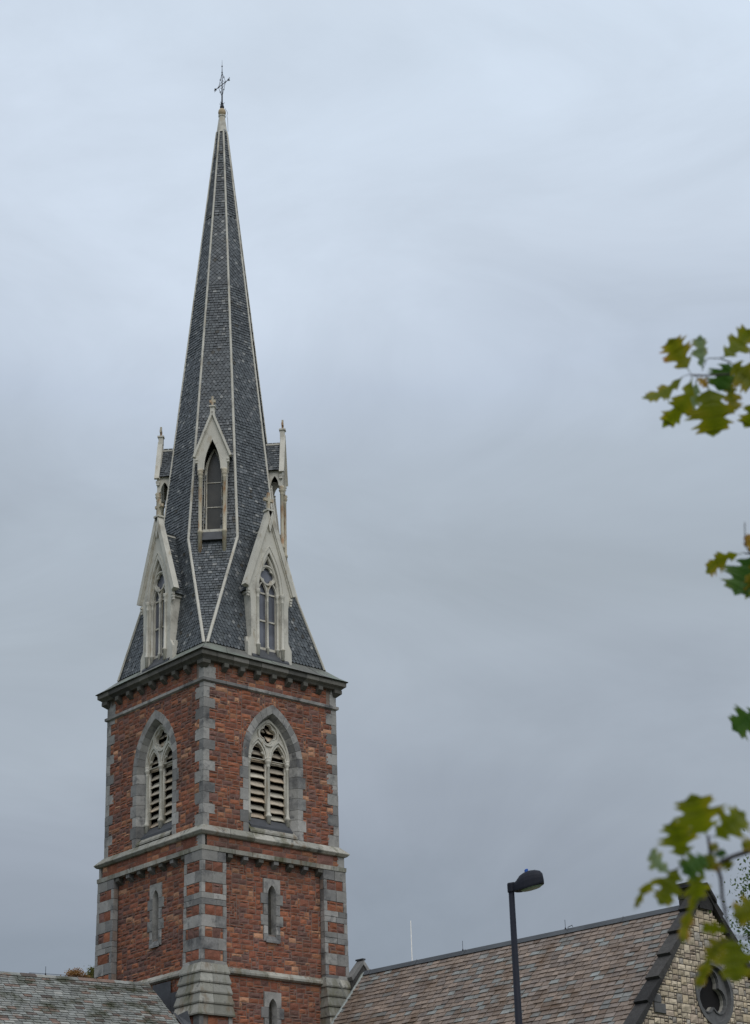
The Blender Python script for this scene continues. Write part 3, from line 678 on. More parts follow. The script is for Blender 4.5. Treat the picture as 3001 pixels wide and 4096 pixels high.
for z in (52.92, 52.6, 51.37, 51.25): x.lathe((0, 0), [(.008, z-.05), (.036, z), (.008, z+.05)], 6)
for q in range(4): a = q*math.pi/2+.4; x.tube([(0, 0, 50.98), (.09*math.cos(a), .09*math.sin(a), 51.0), (.11*math.cos(a), .11*math.sin(a), 51.06)], .012, 5)
x.build('spire_cross', IRON, T)
x = MB(); x.tube([(.09, -.09, 50.78), (.17, -.17, 50.55), (.145, -.145, 50.4), (.16, -.18, 50.2), (.18, -.18, 49.6)], .008, 5); x.build('lightning_cable', IRON, T)
# ------------------------------------------------------------------ lower lucarnes (one per face) built in the south frame, then copied
def stone_cross(F_, D, zc, arm, top, w_, parent):
    c = MB(F_); c.prism([(-w_, zc-.35), (w_, zc-.35), (w_, zc-.06), (arm, zc-.06), (arm, zc+.05), (w_, zc+.05), (w_, top), (-w_, top), (-w_, zc+.05), (-arm, zc+.05), (-arm, zc-.06), (-w_, zc-.06)], D-w_, D+w_)
    return fix_normals(c.build('gable_cross', OLDC, parent))
def lower_lucarne():
    F = frame(0); D = 2.94; f = MB(F)
    outer = [(-1.0, 25.42), (-1.0, 25.95), (-.85, 26.20), (-.86, 27.55), (-.93, 27.9), (-1.0, 28.06), (0, 31.0), (1.0, 28.06), (.93, 27.9), (.86, 27.55), (.85, 26.20), (1.0, 25.95), (1.0, 25.42),
             (.50, 25.42), (.50, 28.0)]+arch(.50, 28.0, 29.62, 9)[1:-1]+[(-.50, 28.0), (-.50, 25.42)]
    f.prism(outer, D-.10, D)
    f.sweep([(.62, 28.0)]+arch(.62, 28.02, 29.86, 9)+[(-.62, 28.0)], .035, D-.01, D+.022)
    # deep inner order
    f.sweep([(.47, 25.5)]+arch(.47, 28.0, 29.50, 9)+[(-.47, 25.5)], .07, D-.22, D-.09)
    # coping: two raking bars with a moulded fascia
    for s_ in (-1, 1):
        for (x0, wd, d0, d1) in ((.07, .175, D-.14, D+.10), (-.04, .055, D-.02, D+.05)):
            p0 = (s_*(1.10-.02+x0*.0), 27.98); n_ = Vector((3.17, 1.12)).normalized()
            q0 = Vector((1.04, 28.06))+n_*x0; q1 = Vector((0, 31.08))+n_*x0*0+Vector((0, x0*2.6))
            f.sweep([(s_*q0.x, q0.y), (s_*q1.x, q1.y)], wd, d0, d1)
        for q in range(3): f.box(s_*.98-.05, s_*.98+.05, D-.06, D+.05-.02*q, 27.9-.1*q, 27.98-.1*q)     # kneeler steps
    f.prism([(-.02, 30.45), (.02, 30.45), (.115, 30.86), (.115, 31.12), (-.115, 31.12), (-.115, 30.86)], D-.05, D+.085)
    f.box(-.10, .10, D-.13, D+.08, 30.9, 31.26); f.box(-.15, .15, D-.18, D+.12, 31.26, 31.33)
    # cheeks back to the spire
    for s_ in (-1, 1):
        f.add([(s_*.85, D-.05, 26.1), (s_*.85, D-.05, 27.95), (s_*.85, 2.3, 27.95), (s_*.85, 2.5, 26.1)], [(0, 1, 2, 3)])
        f.box(min(s_*.83, s_*.92), max(s_*.83, s_*.92), 2.35, D-.02, 27.88, 27.98)
        f.prism([(D-.10, 25.44), (D-.10, 25.95), (D-.14, 26.17), (2.6, 26.17), (2.6, 25.5)], min(s_*.86, s_*.99), max(s_*.86, s_*.99), axis='x')
    G = fix_normals(f.build('lucarne', CREAM, T))
    t = MB(F); D1 = 2.80
    outer = [(-.46, 27.98), (.46, 27.98)]+arch(.46, 28.0, 29.46, 9)[1:-1]
    # openwork head: ring with quatrefoil, two lancet arches
    t.prism(circle(0, 28.74, .365, 28), D1-.07, D1, holes=[foil(0, 28.74, .315, 4, 7)])
    t.sweep(circle(0, 28.74, .37, 28), .05, D1-.03, D1+.035, closed=True)
    for sx in (-.225, .225): t.sweep([(sx+.20, 27.98)]+arch(.20, 28.0, 28.46, 7, sx)+[(sx-.20, 27.98)], .045, D1-.06, D1+.02)
    t.sweep([(.445, 27.98)]+arch(.445, 28.0, 29.44, 10)+[(-.445, 27.98)], .05, D1-.08, D1+.03)
    t.add([(-.2, D1-.03, 28.36), (.2, D1-.03, 28.36), (0, D1-.03, 28.02)], [(0, 1, 2)])
    fix_normals(t.build('tracery', CREAM, G))
    for (x_, y_, r_) in ((-.565, 2.965, .052), (.565, 2.965, .052), (-.44, 2.83, .042), (.44, 2.83, .042), (0, 2.81, .036)):
        c = MB(F); zt = 28.0
        c.lathe((x_, y_), [(r_*1.3, 25.5 if abs(x_) > .5 else 25.62), (r_*1.3, 25.86), (r_*1.8, 25.88), (r_*1.7, 25.93), (r_, 25.97), (r_, zt-.3), (r_*1.25, zt-.28), (r_, zt-.25), (r_*1.2, zt-.1), (r_*1.9, zt-.04), (r_*1.6, zt), (r_*1.9, zt+.04)], 10)
        c.build('colonnette', CREAM, G, True)
    g = MB(F); g.add([(-.46, 2.70, 25.85), (.46, 2.70, 25.85)]+[(p[0], 2.70, p[1]) for p in arch(.46, 28.0, 29.48, 9)], [tuple(range(21))]); P = g.build('pane', PANE, G)
    g = MB(F)
    for (a, b, c_, d) in ((-.46, .46, 25.84, 25.93), (-.46, .46, 26.93, 26.99), (-.46, .46, 28.0, 28.06), (-.46, -.40, 25.9, 28.6), (.40, .46, 25.9, 28.6), (-.03, .03, 25.9, 28.3)): g.box(a, b, 2.703, 2.735, c_, d)
    g.build('sash', CREAM, G)
    g = MB(F); g.add([(-.84, 3.0, 25.44), (.84, 3.0, 25.44), (.84, 2.72, 25.86), (-.84, 2.72, 25.86), (-.84, 3.0, 25.38), (.84, 3.0, 25.38)], [(0, 1, 2, 3), (4, 5, 1, 0)]); g.build('lead_apron', LEAD, G)
    r = MB(F)
    for s_ in (-1, 1):
        # roof slope from the ridge down to the eave
        pr = Vector((0, 0, 0)); A_ = Vector((s_*.98, 2.86, 27.97)); Rg = Vector((0, 2.86, 30.62)); H = (Rg-A_).length; Vd = (Rg-A_)/H; U = Vector((0, -1, 0)); Nn = Vector((s_*(Rg.z-A_.z), 0, abs(A_.x))).normalized()
        ln = lambda v, A_=A_, Vd=Vd: 2.86-(sout(A_.z+Vd.z*v)-.05)
        slates(r, A_, U, Vd, Nn, H, lambda v, ln=ln: ln(v), lambda v: 'rect', .122, .15, left=lambda v: 0.0)
        b_ = len(r.v); r.add([tuple(A_), tuple(A_+U*.55), tuple(Rg+U*.75), tuple(Rg)], [(0, 1, 2, 3)], 1)
    r.box(-.045, .045, 2.02, 2.84, 30.60, 30.66, 2)
    r.build('lucarne_roof', [SLATE, UNDER, CREAM], G)
    stone_cross(F, D-.03, 31.74, .21, 32.03, .05, G)
    return G
G0 = lower_lucarne()
for k in range(1, 4): copy_tree(G0, T, -math.pi/2*k)
# ------------------------------------------------------------------ upper lucarnes on the four diagonal faces
def upper_lucarne():
    F = frame(0); D = 2.42; f = MB(F)
    A = arch(.335, 32.98, 34.24, 9)
    outer = [(.56, 32.98), (.56, 33.30), (.61, 33.36), (.61, 33.46), (.66, 33.52), (0, 35.28), (-.66, 33.52), (-.61, 33.46), (-.61, 33.36), (-.56, 33.30), (-.56, 32.98)]+A[::-1]
    f.prism(outer, D-.12, D)
    f.sweep(A, .05, D-.06, D+.02)
    for s_ in (-1, 1):
        q0 = Vector((.70, 33.50)); q1 = Vector((0, 35.36)); f.sweep([(s_*q0.x, q0.y), (s_*q1.x, q1.y)], .085, D-.10, D+.09)
        f.sweep([(s_*(q0.x-.06), q0.y), (0, 35.22)], .03, D-.02, D+.035)
        for q in range(2): f.box(min(s_*.54, s_*.64), max(s_*.54, s_*.64)-.0, D-.1, D+.04-.02*q, 33.36-.1*q, 33.44-.1*q)
        # side arcade panel with its own small arch
        sd = arch(.15, 33.0, 33.40, 6, 2.13); x0, x1 = sorted((s_*.50, s_*.56))
        f.prism([(D-.12, 33.0), (D-.12, 33.62), (1.80, 33.62), (1.80, 33.0)]+[(p[0], p[1]) for p in sd[::-1]], x0, x1, axis='x')
        # slanting half-column against the spire
        f.tube([(s_*.47, sout(33.0)+.06, 33.0), (s_*.47, sout(30.3)+.05, 30.3), (s_*.47, sout(29.9, True)+.05, 29.9)], .05, 8)
        f.lathe((s_*.47, sout(33.0)+.06), [(.05, 32.8), (.075, 32.86), (.05, 32.92), (.08, 33.0)], 8)
    f.box(-.085, .085, D-.12, D+.06, 35.24, 35.56); f.box(-.12, .12, D-.15, D+.10, 35.56, 35.62)
    G = fix_normals(f.build('lucarne', CREAM, T))
    for s_ in (-1, 1):
        c = MB(F); r_ = .068
        c.lathe((s_*.455, D-.03), [(r_*1.15, 29.40), (r_*1.15, 30.40), (r_*1.5, 30.42), (r_*1.4, 30.50), (r_, 30.54), (r_, 32.64), (r_*1.2, 32.66), (r_, 32.69), (r_*1.3, 32.76), (r_*1.75, 32.82), (r_*1.3, 32.87), (r_*1.8, 32.93), (r_*1.5, 32.99)], 12)
        c.build('colonnette', OLDC, G, True)
    g = MB(F); Dg = 1.86
    g.add([(-.30, Dg, 30.6), (.30, Dg, 30.6)]+[(p[0], Dg, p[1]) for p in arch(.30, 32.95, 34.05, 8)], [tuple(range(19))]); P = g.build('pane', OLIVEP, G)
    g = MB(F); A2 = [(.30, 30.62)]+arch(.30, 32.95, 34.02, 8)+[(-.30, 30.62)]; m_ = len(A2)
    g.sweep(A2, .06, Dg+.004, Dg+.06)
    A3 = [(.36, 30.55)]+arch(.36, 32.95, 34.12, 8)+[(-.36, 30.55)]
    fr = lambda z: sout(max(z, 30.3))+.05
    vs = [(p[0], Dg, p[1]) for p in A2]+[(q[0], fr(q[1]), q[1]) for q in A3]; g.add(vs, [(i, i+1, m_+i+1, m_+i) for i in range(m_-1)])
    g.box(-.38, .38, 2.16, 2.27, 30.50, 30.60)
    for z in (31.63, 32.64): g.box(-.29, .29, Dg+.004, Dg+.03, z, z+.035)
    g.add([(-.3, Dg, 30.62), (.3, Dg, 30.62), (.34, 2.22, 30.58), (-.34, 2.22, 30.58)], [(0, 1, 2, 3)])
    fix_normals(g.build('window_frame', CREAM, G))
    g = MB(F); g.prism([(2.1, 30.5), (2.27, 30.5), (2.40, 30.20), (2.42, 30.13), (2.25, 30.13)], -.40, .40, axis='x'); fix_normals(g.build('lead_apron', LEAD, G))
    r = MB(F)
    for s_ in (-1, 1):
        A_ = Vector((s_*.66, D-.08, 33.60)); Rg = Vector((0, D-.08, 34.97)); H = (Rg-A_).length; Vd = (Rg-A_)/H; U = Vector((0, -1, 0)); Nn = Vector((s_*(Rg.z-A_.z), 0, abs(A_.x))).normalized()
        ln = lambda v, A_=A_, Vd=Vd: D-.08-(sout(A_.z+Vd.z*v)-.04)
        slates(r, A_, U, Vd, Nn, H, lambda v, ln=ln: ln(v), lambda v: 'rect', .122, .15, left=lambda v: 0.0)
        r.add([tuple(A_), tuple(A_+U*.52), tuple(Rg+U*.66), tuple(Rg)], [(0, 1, 2, 3)], 1)
    r.box(-.045, .045, 1.66, D-.10, 34.95, 35.02, 2)
    r.build('lucarne_roof', [SLATE, UNDER, CREAM], G)
    stone_cross(F, D-.02, 35.83, .115, 36.03, .036, G)
    return G
G1 = upper_lucarne(); G1.rotation_euler = (0, 0, -math.pi/4)
for k in range(1, 4): copy_tree(G1, T, -math.pi/4-math.pi/2*k)
# stepped lead flashings where the wing roof meets the tower
fl = MB()
for (y0, y1, z0, z1) in ((-1.25, -.2, 12.6, 13.93), (-1.72, -1.26, 12.4, 13.52), (-2.07, -1.73, 12.2, 13.36)): fl.box(-3.035, -3.022, y0, y1, z0, z1)
fl.build('step_flashing', LEAD, T)
# ------------------------------------------------------------------ nave with the slate roof and beige gable
na = math.atan2(.09057, .99589)             # the nave axis is turned a little from the tower
NV = thing('church_nave', 'stone church hall with pink slate roof and beige rubble gable with trefoil window', 'church building', (3.426, -3.70, 0), na)
RZ = 14.415; TAN = 1.149; LG = 14.35; HW = 7.2
# local axes: x across, y away from the camera (negative towards the camera), z up
pit = math.atan(TAN); SL = HW/math.cos(pit)
r = MB()
for s_ in (-1, 1):
    A_ = Vector((s_*HW, 0, RZ-TAN*HW)); Vd = Vector((-s_*math.cos(pit), 0, math.sin(pit))); Nn = Vector((s_*math.sin(pit), 0, math.cos(pit)))
    vmin = 0.0 if s_ < 0 else SL*.55
    A2 = A_+Vd*vmin
    if s_ < 0: slates(r, A2, Vector((0, -1, 0)), Vd, Nn, SL-vmin, lambda v: 14.12, lambda v: 'rect', .205, .33, th=.030, left=lambda v: 0.02, jit=.04, gp=.013)
    r.add([tuple(A_), tuple(A_+Vector((0, -14.2, 0))), (0, -14.2, RZ), (0, 0, RZ)], [(0, 1, 2, 3)], 0 if s_ > 0 else 1)
NR = r.build('roof', [PSL, UNDER], NV)
b = MB()
for s_ in (-1, 1): b.add([(0, 0.02, RZ+.085), (0, -14.0, RZ+.085), (s_*.15, -14.0, RZ-.09), (s_*.15, 0.02, RZ-.09)], [(0, 1, 2, 3)])
for q in range(7): b.tube([(-.155, -.3-2.2*q, RZ-.09), (0, -.3-2.2*q, RZ+.095), (.155, -.3-2.2*q, RZ-.09)], .014, 5)
b.build('ridge_cap', RIDGE, NR)
for t, h in ((4.6, .34), (8.99, .32)):
    b = MB(); b.tube([(0, -t, RZ+.06), (0, -t, RZ+.06+h)], .008, 5); b.lathe((0, -t), [(.03, RZ+.08), (.02, RZ+.12), (.01, RZ+.14)], 6)
    if t > 8: b.tube([(0, -t-.1, RZ+.12), (0, -t-.28, RZ+.16), (0, -t-.3, RZ+.1)], .012, 5)
    b.build('lightning_rod', IRON, NR)
b = MB(); b.tube([(-.02, -.02, RZ), (-HW*.75, -.02, RZ-TAN*HW*.75)], .05, 6); b.build('verge_flashing', TIN, NR)
b = MB(); b.add([(-.12, .02, RZ-.02), (-.42, .02, RZ-.40), (-.36, -.10, RZ-.42), (-.06, -.10, RZ-.04)], [(0, 1, 2, 3)])
b.add([(-.40, .03, RZ-.42), (-.86, .03, RZ-.90), (-.74, -.10, RZ-.92), (-.34, -.08, RZ-.44)], [(0, 1, 2, 3)])
b.add([(-.86, .03, RZ-.90), (-1.16, .06, RZ-.42), (-1.20, .06, RZ-.45), (-.92, -.02, RZ-.96)], [(0, 1, 2, 3)])
b.build('valley_flashing', COPPER, NR)
# walls
w_ = MB()
def okg(x, z):
    if (x-.10)**2+(z-(RZ-2.69))**2 < .88**2: return False
    if -2.95 < x < -2.40 and RZ-3.53 < z < RZ-3.05: return False
    return z < RZ+.28-1.145*abs(x)
GF = lambda u, o, z: (u, -o, z)
w_.F = GF
ashlar(w_, -6.4, 6.4, RZ-7.0, RZ+.30, okg, LG-.02, cu=.098, cz=.088, gap=.028, rough=.030, sizes=[(4, 3, 3), (3, 3, 3), (3, 2, 4), (4, 2, 3), (5, 3, 2), (2, 2, 4), (5, 4, 1.6), (4, 4, 1.6), (2, 1, 3), (3, 1, 2.5), (2, 3, 1.4), (1, 1, 1.4), (1, 2, 1.2)])
w_.F = None
GW = w_.build('gable_wall', [BEIGE, BMORT], NV)
c = MB(GF)
c.prism([(-6.6, 0), (6.6, 0), (6.6, RZ-7.2), (0, RZ+.2), (-6.6, RZ-7.2)], LG-.5, LG-.035, holes=[circle(.10, RZ-2.69, .86, 24)])
c.F = None
c.box(-6.6, -6.2, -LG+.4, 0, 0, RZ-TAN*6.6); c.box(6.2, 6.6, -LG+.4, 0, 0, RZ-TAN*6.6)
c.add([(-6.6, -.02, 0), (6.6, -.02, 0), (6.6, -.02, RZ-TAN*6.6-.05), (0, -.02, RZ-.05), (-6.6, -.02, RZ-TAN*6.6-.05)], [(0, 1, 2, 3, 4)])
c.build('wall', COURSE, NV)
# raking coping in overlapping stones
cp = MB()
for s_ in (-1, 1):
    t = 0.0; i = 0; Ls = 1.05/math.cos(pit)*.62
    d_ = Vector((s_*math.cos(pit), 0, -math.sin(pit))); n_ = Vector((s_*math.sin(pit), 0, math.cos(pit)))
    while t < 10:
        a = Vector((0, 0, RZ+.36))+d_*t; b2 = Vector((0, 0, RZ+.36))+d_*(t+Ls+.02); h0, h1 = .13, .235
        vs = []
        for p_, h in ((a, h0), (b2, h1)):
            for y in (-14.47, -13.98): vs += [tuple(p_+Vector((0, y, 0))), tuple(p_+n_*h+Vector((0, y, 0)))]
        cp.add(vs, [(0, 2, 3, 1), (4, 5, 7, 6), (0, 1, 5, 4), (2, 6, 7, 3), (1, 3, 7, 5), (0, 4, 6, 2)])
        t += Ls; i += 1
    for zz in (0, 1, 2):
        pass
fix_normals(cp.build('gable_coping', BLACKST, GW))
k_ = MB(GF); block(k_, -2.95, -2.40, LG-.2, LG+.015, RZ-3.53, RZ-3.24); block(k_, -2.95, -2.58, LG-.2, LG+.015, RZ-3.24, RZ-3.0)
k_.build('kneeler_block', WINST, GW)
ap = MB()
j = 0; z = RZ-.15
while z < RZ+.47:
    for y0 in (-14.30, -14.0):
        ap.box(-.34+rnd(-.02, .02), .34+rnd(-.02, .02), y0, y0+.30+rnd(-.02, .02), z, z+.145)
    z += .155
ap.box(-.43, .43, -14.32, -13.60, RZ+.47, RZ+.62)
ap.build('apex_stone', BLACKST, GW)
gb = MB()                                    # small gablet crowning the apex
for s_ in (-1, 1):
    gb.add([(0, -14.55, RZ+.60), (s_*.42, -14.55, RZ+.13), (s_*.42, -14.55, RZ+.02), (0, -14.55, RZ+.46), (0, -14.2, RZ+.60), (s_*.42, -14.2, RZ+.13), (s_*.42, -14.2, RZ+.02), (0, -14.2, RZ+.46)], [(0, 1, 2, 3), (7, 6, 5, 4), (0, 4, 5, 1), (3, 2, 6, 7), (1, 5, 6, 2)])
gb.prism([(-.34, RZ-.2), (.34, RZ-.2), (.34, RZ+.12), (0, RZ+.47), (-.34, RZ+.12)], -14.43, -14.25)
fix_normals(gb.build('apex_gablet', BLACKST, GW))
# trefoil window
tw_ = MB(GF); cx, cz = .10, RZ-2.69
tf = foil(cx, cz, .70, 3, 9, math.pi/2)
ri = [(cx+.87*math.cos(2*math.pi*i/36), cz+.87*math.sin(2*math.pi*i/36)) for i in range(36)]
tw_.prism(ri, LG-.17, LG-.10, holes=[tf])
tw_.sweep(circle(cx, cz, .895, 40), .13, LG-.15, LG+.03, closed=True)
tw_.sweep(foil(cx, cz, .74, 3, 9, math.pi/2), .04, LG-.12, LG-.06, closed=True)
TW = fix_normals(tw_.build('trefoil_window', WINST, GW))
dk = MB(GF); dk.prism(circle(cx, cz, .85, 24), LG-.29, LG-.27); dk.build('pane', DARKIN, TW)
d2 = MB(GF); d2.sweep(tf, .035, LG-.26, LG-.165, closed=True); fix_normals(d2.build('inner_rim', LEDGE, TW))
# north gable coping peeping over the ridge beside the tower
gc = MB()
for s_ in (-1, 1):
    gc.add([(.32, y, RZ+.57) for y in (.32, .62)]+[(.32+s_*.62, y, RZ-.10) for y in (.32, .62)]+[(.32, y, RZ+.40) for y in (.32, .62)]+[(.32+s_*.55, y, RZ-.22) for y in (.32, .62)],
           [(0, 1, 3, 2), (0, 2, 6, 4), (1, 5, 7, 3), (2, 3, 7, 6), (4, 6, 7, 5)])
fix_normals(gc.build('gable_coping', GREY, NV))
gc = MB(); gc.box(.25, .40, .30, .66, RZ+.55, RZ+.60); gc.build('coping_cap', LEAD, NV)
gc = MB(); gc.prism([(-.25, RZ-.7), (.9, RZ-.7), (.9, RZ-.15), (.32, RZ+.42), (-.2, RZ-.15)], .36, .58); gc.build('parapet', BLACKST, NV)
# ------------------------------------------------------------------ wing roof at lower left
wa = R_(-8.57)
WG = thing('church_wing', 'low church wing with mossy grey green slate roof meeting the red tower', 'church building', (-3.70, -.94, 0), wa)
WZ = 13.80; wp = R_(36.0); SLW = 9.5
r = MB(); A_ = Vector((0, -SLW*math.cos(wp), WZ-SLW*math.sin(wp))); Vd = Vector((0, math.cos(wp), math.sin(wp))); Nn = Vector((0, -math.sin(wp), math.cos(wp)))
slates(r, A_, Vector((-1, 0, 0)), Vd, Nn, SLW, lambda v: 11.5, lambda v: 'rect', .158, .30, th=.024, left=lambda v: .0, jit=.05, gp=.011)
r.add([tuple(A_), (-12, A_.y, A_.z), (-12, 0, WZ), (0, 0, WZ)], [(0, 1, 2, 3)], 1)
r.add([(0, 7.7, A_.z), (-12, 7.7, A_.z), (-12, 0, WZ), (0, 0, WZ)], [(0, 1, 2, 3)], 1)
WR = r.build('roof', [GSL, UNDER], WG)
b = MB(); x = 0
while x > -11.5:
    l = rnd(.5, .8); j = rnd(-.006, .006)
    for s_ in (-1, 1): b.add([(x-.008, 0, WZ+.055+j), (x-l, 0, WZ+.055+j), (x-l, s_*.17, WZ-.075+j), (x-.008, s_*.17, WZ-.075+j)], [(0, 1, 2, 3)])
    x -= l
b.build('ridge_cap', GSL, WR)
b = MB(); b.tube([(-3.72, 0, WZ+.03), (-3.72, 0, WZ+.32)], .008, 5); b.lathe((-3.72, 0), [(.03, WZ+.05), (.012, WZ+.11)], 6); b.build('lightning_rod', IRON, WR)
b = MB(); b.tube([(-1.9, .0, WZ+.075), (-3.0, .0, WZ+.09), (-4.3, 0, WZ+.075)], .007, 4); b.build('lightning_cable', IRON, WR)
b = MB(); b.box(-11.4, -.15, -6.6, 6.6, 0, WZ-6.6*math.tan(wp)-.15); b.add([(-.15, -6.6, 4), (-.15, 6.6, 4), (-.15, 6.6, WZ-6.6*math.tan(wp)-.1), (-.15, 0, WZ-.1), (-.15, -6.6, WZ-6.6*math.tan(wp)-.1)], [(0, 1, 2, 3, 4)])
b.add([(-11.4, -6.6, 4), (-11.4, 6.6, 4), (-11.4, 6.6, WZ-6.6*math.tan(wp)-.1), (-11.4, 0, WZ-.1), (-11.4, -6.6, WZ-6.6*math.tan(wp)-.1)], [(0, 1, 2, 3, 4)])
b.build('wall', COURSE, WG)
b = MB(); b.add([(.10, -1.95, 12.50), (.30, -2.25, 12.62), (.34, -2.45, 12.15), (.12, -2.5, 12.05)], [(0, 1, 2, 3)]); b.add([(.0, -1.70, 12.66), (.08, -1.80, 12.60), (.30, -2.75, 11.85), (.02, -2.6, 11.98)], [(0, 1, 2, 3)])
b.build('valley_flashing', LEAD, WR)
# ------------------------------------------------------------------ street lamp
LX, LY, LZ = -12.653, -27.184, 10.953
SLP = thing('street_lamp', 'black street lamp with hooded head and blue sensor, before the pink slate roof', 'street lamp', (LX, LY, 0))
p = MB(); p.lathe((0, 0), [(.19, 0), (.19, .35), (.125, .4), (.112, .8), (.0615, LZ)], 20); p.build('pole', POLE, SLP, True)
hv = Vector((.503, -.551, 0)).normalized(); sv_ = Vector((-hv.y, hv.x, 0))
h = MB(lambda x, y, z: tuple(hv*x*.94+sv_*y*.94+Vector((0, 0, LZ+z+max(0, x)*.21))))
h.lathe((0, 0), [(.085, -.06), (.088, .10), (.08, .13)], 16)
secs = [(.05, .075, -.055, .11), (.12, .13, -.075, .15), (.20, .165, -.085, .235), (.30, .185, -.09, .275), (.42, .19, -.09, .29), (.55, .185, -.085, .27), (.66, .165, -.075, .225), (.72, .135, -.065, .15), (.74, .10, -.05, .02)]
n = 13; vs = []
for (x_, wd, zb, zt) in secs:
    for i in range(n): a = math.pi*i/(n-1); vs.append((x_, wd*math.cos(a)*(1 if abs(math.cos(a)) > .9 else 1.02), zb+.035+(zt-zb-.035)*math.sin(a)**.75))
    vs += [(x_, -wd*.97, zb), (x_, wd*.97, zb)]
n2 = n+2; fs = [(j*n2+i, j*n2+(i+1) % n2, (j+1)*n2+(i+1) % n2, (j+1)*n2+i) for j in range(len(secs)-1) for i in range(n2)]+[tuple(range(n2)), tuple(range((len(secs)-1)*n2+n2-1, (len(secs)-1)*n2-1, -1))]
h.add(vs, fs); HD = fix_normals(h.build('lamp_head', POLE, SLP))
l = MB(h.F); pts = []
for i in range(20): a = 2*math.pi*i/20; pts.append((.46+.25*math.cos(a), .165*math.sin(a)))
l.add([(x_, y_, -.088) for x_, y_ in pts]+[(.46+(x_-.46)*.8, y_*.75, -.118) for x_, y_ in pts], [(i, (i+1) % 20, 20+(i+1) % 20, 20+i) for i in range(20)]+[tuple(range(20, 40))])
fix_normals(l.build('lens', LENS, HD))
l = MB(h.F); l.lathe((.36, 0), [(.042, .275), (.042, .325), (.034, .335), (.015, .34)], 10); l.build('light_sensor', BLUE, HD)
# ------------------------------------------------------------------ white pole behind the roof
fx, fy = CP.x+.6568*.98*0, 0
dv = Vector((.6568, .7264, .2023)); q = CP+dv*(82/math.hypot(dv.x, dv.y))
fp = MB(); fp.lathe((0, 0), [(.06, 0), (.04, 8), (.018, q.z)], 10)
fo = fp.build('flagpole', WPOLE, None, True); fo.location = (q.x, q.y, 0); fo['label'] = 'thin white pole rising behind the ridge of the pink slate roof'; fo['category'] = 'flagpole'
# ------------------------------------------------------------------ trees
def leafmat(name, cols, trans=.5, two=None):
    ma = bpy.data.materials.new(name); ma.use_nodes = True; t = ma.node_tree; t.nodes.clear(); o = N(t, 'ShaderNodeOutputMaterial')
    rp = N(t, 'ShaderNodeValToRGB'); c = rp.color_ramp
    for i, (p_, k_) in enumerate(cols):
        e = c.elements[i] if i < 2 else c.elements.new(p_); e.position = p_; e.color = (*k_, 1)
    if two:
        tc_ = N(t, 'ShaderNodeTexCoord'); nz = N(t, 'ShaderNodeTexNoise', Scale=two, Detail=4.0); t.links.new(tc_.outputs['Object'], nz.inputs['Vector'])
        at = N(t, 'ShaderNodeAttribute'); at.attribute_name = 'rim'
        t.links.new(M(t, 'ADD', M(t, 'MULTIPLY', at.outputs['Fac'], .55), M(t, 'MULTIPLY_ADD', nz.outputs[0], .9, -.2)), rp.inputs[0])
    else: t.links.new(N(t, 'ShaderNodeNewGeometry').outputs['Random Per Island'], rp.inputs[0])
    d = N(t, 'ShaderNodeBsdfPrincipled', Roughness=.55); tr = N(t, 'ShaderNodeBsdfTranslucent'); ms = N(t, 'ShaderNodeMixShader', Fac=trans)
    t.links.new(rp.outputs[0], d.inputs['Base Color']); t.links.new(rp.outputs[0], tr.inputs[0]); t.links.new(d.outputs[0], ms.inputs[1]); t.links.new(tr.outputs[0], ms.inputs[2]); t.links.new(ms.outputs[0], o.inputs[0])
    return ma
BARK = mat('bark', [(0, (.05, .042, .045)), (1, (.085, .072, .07))], noise=(12, .4), isl=False, bump=.6)
def tree(name, label, loc, H, rad, zc, nleaf, ls, mt, seed, clumps=26):
    rg = random.Random(seed); t = thing(name, label, 'tree', loc)
    tk = MB(); tk.tube([(0, 0, 0), (.1, .05, H*.35), (-.05, .1, H*.7), (0, 0, H*.93)], rad*.085, 10, 0, .03)
    ends = []
    for i in range(clumps):
        a = rg.uniform(0, 6.283); zf = rg.uniform(-.8, .97); rr = rad*math.sqrt(max(0, 1-zf*zf))*rg.uniform(.55, .98); e = Vector((rr*math.cos(a), rr*math.sin(a), zc+zf*(H-zc)*.94)); ends.append(e)
        z0 = max(H*.3, e.z-rad*.9); z0 = min(z0, H*.85); tk.tube([(0, 0, z0), (e.x*.5, e.y*.5, (z0+e.z)/2+.2), tuple(e)], rad*.02, 5, 0, .01)
    tk.build('trunk', BARK, t)
    cr = MB()
    for i in range(nleaf):
        e = ends[rg.randrange(len(ends))]; s2 = rad*.13; p_ = e+Vector((rg.gauss(0, s2), rg.gauss(0, s2), rg.gauss(0, s2*.9)))
        d = Vector((rg.uniform(-1, 1), rg.uniform(-1, 1), rg.uniform(-1, 1))).normalized(); q_ = d.cross(Vector((rg.uniform(-1, 1), rg.uniform(-1, 1), rg.uniform(-1, 1)))).normalized(); l_ = ls*rg.uniform(.6, 1.3)
        cr.add([tuple(p_), tuple(p_+d*l_*.5+q_*l_*.26), tuple(p_+d*l_), tuple(p_+d*l_*.5-q_*l_*.26)], [(0, 1, 2, 3)])
    cr.build('crown', mt, t); return t
GRN = leafmat('ash_leaf', [(0, (.06, .11, .03)), (.5, (.09, .15, .04)), (1, (.13, .19, .05))], .5)
ORN = leafmat('maple_leaf', [(0, (.26, .12, .035)), (.5, (.34, .17, .05)), (1, (.20, .14, .05))], .4)
YEL = leafmat('lime_leaf', [(0, (.13, .13, .03)), (.5, (.18, .16, .04)), (1, (.10, .12, .03))], .4)
def at_pixray(dv, dist):
    dv = Vector(dv); return CP+dv*(dist/math.hypot(dv.x, dv.y))
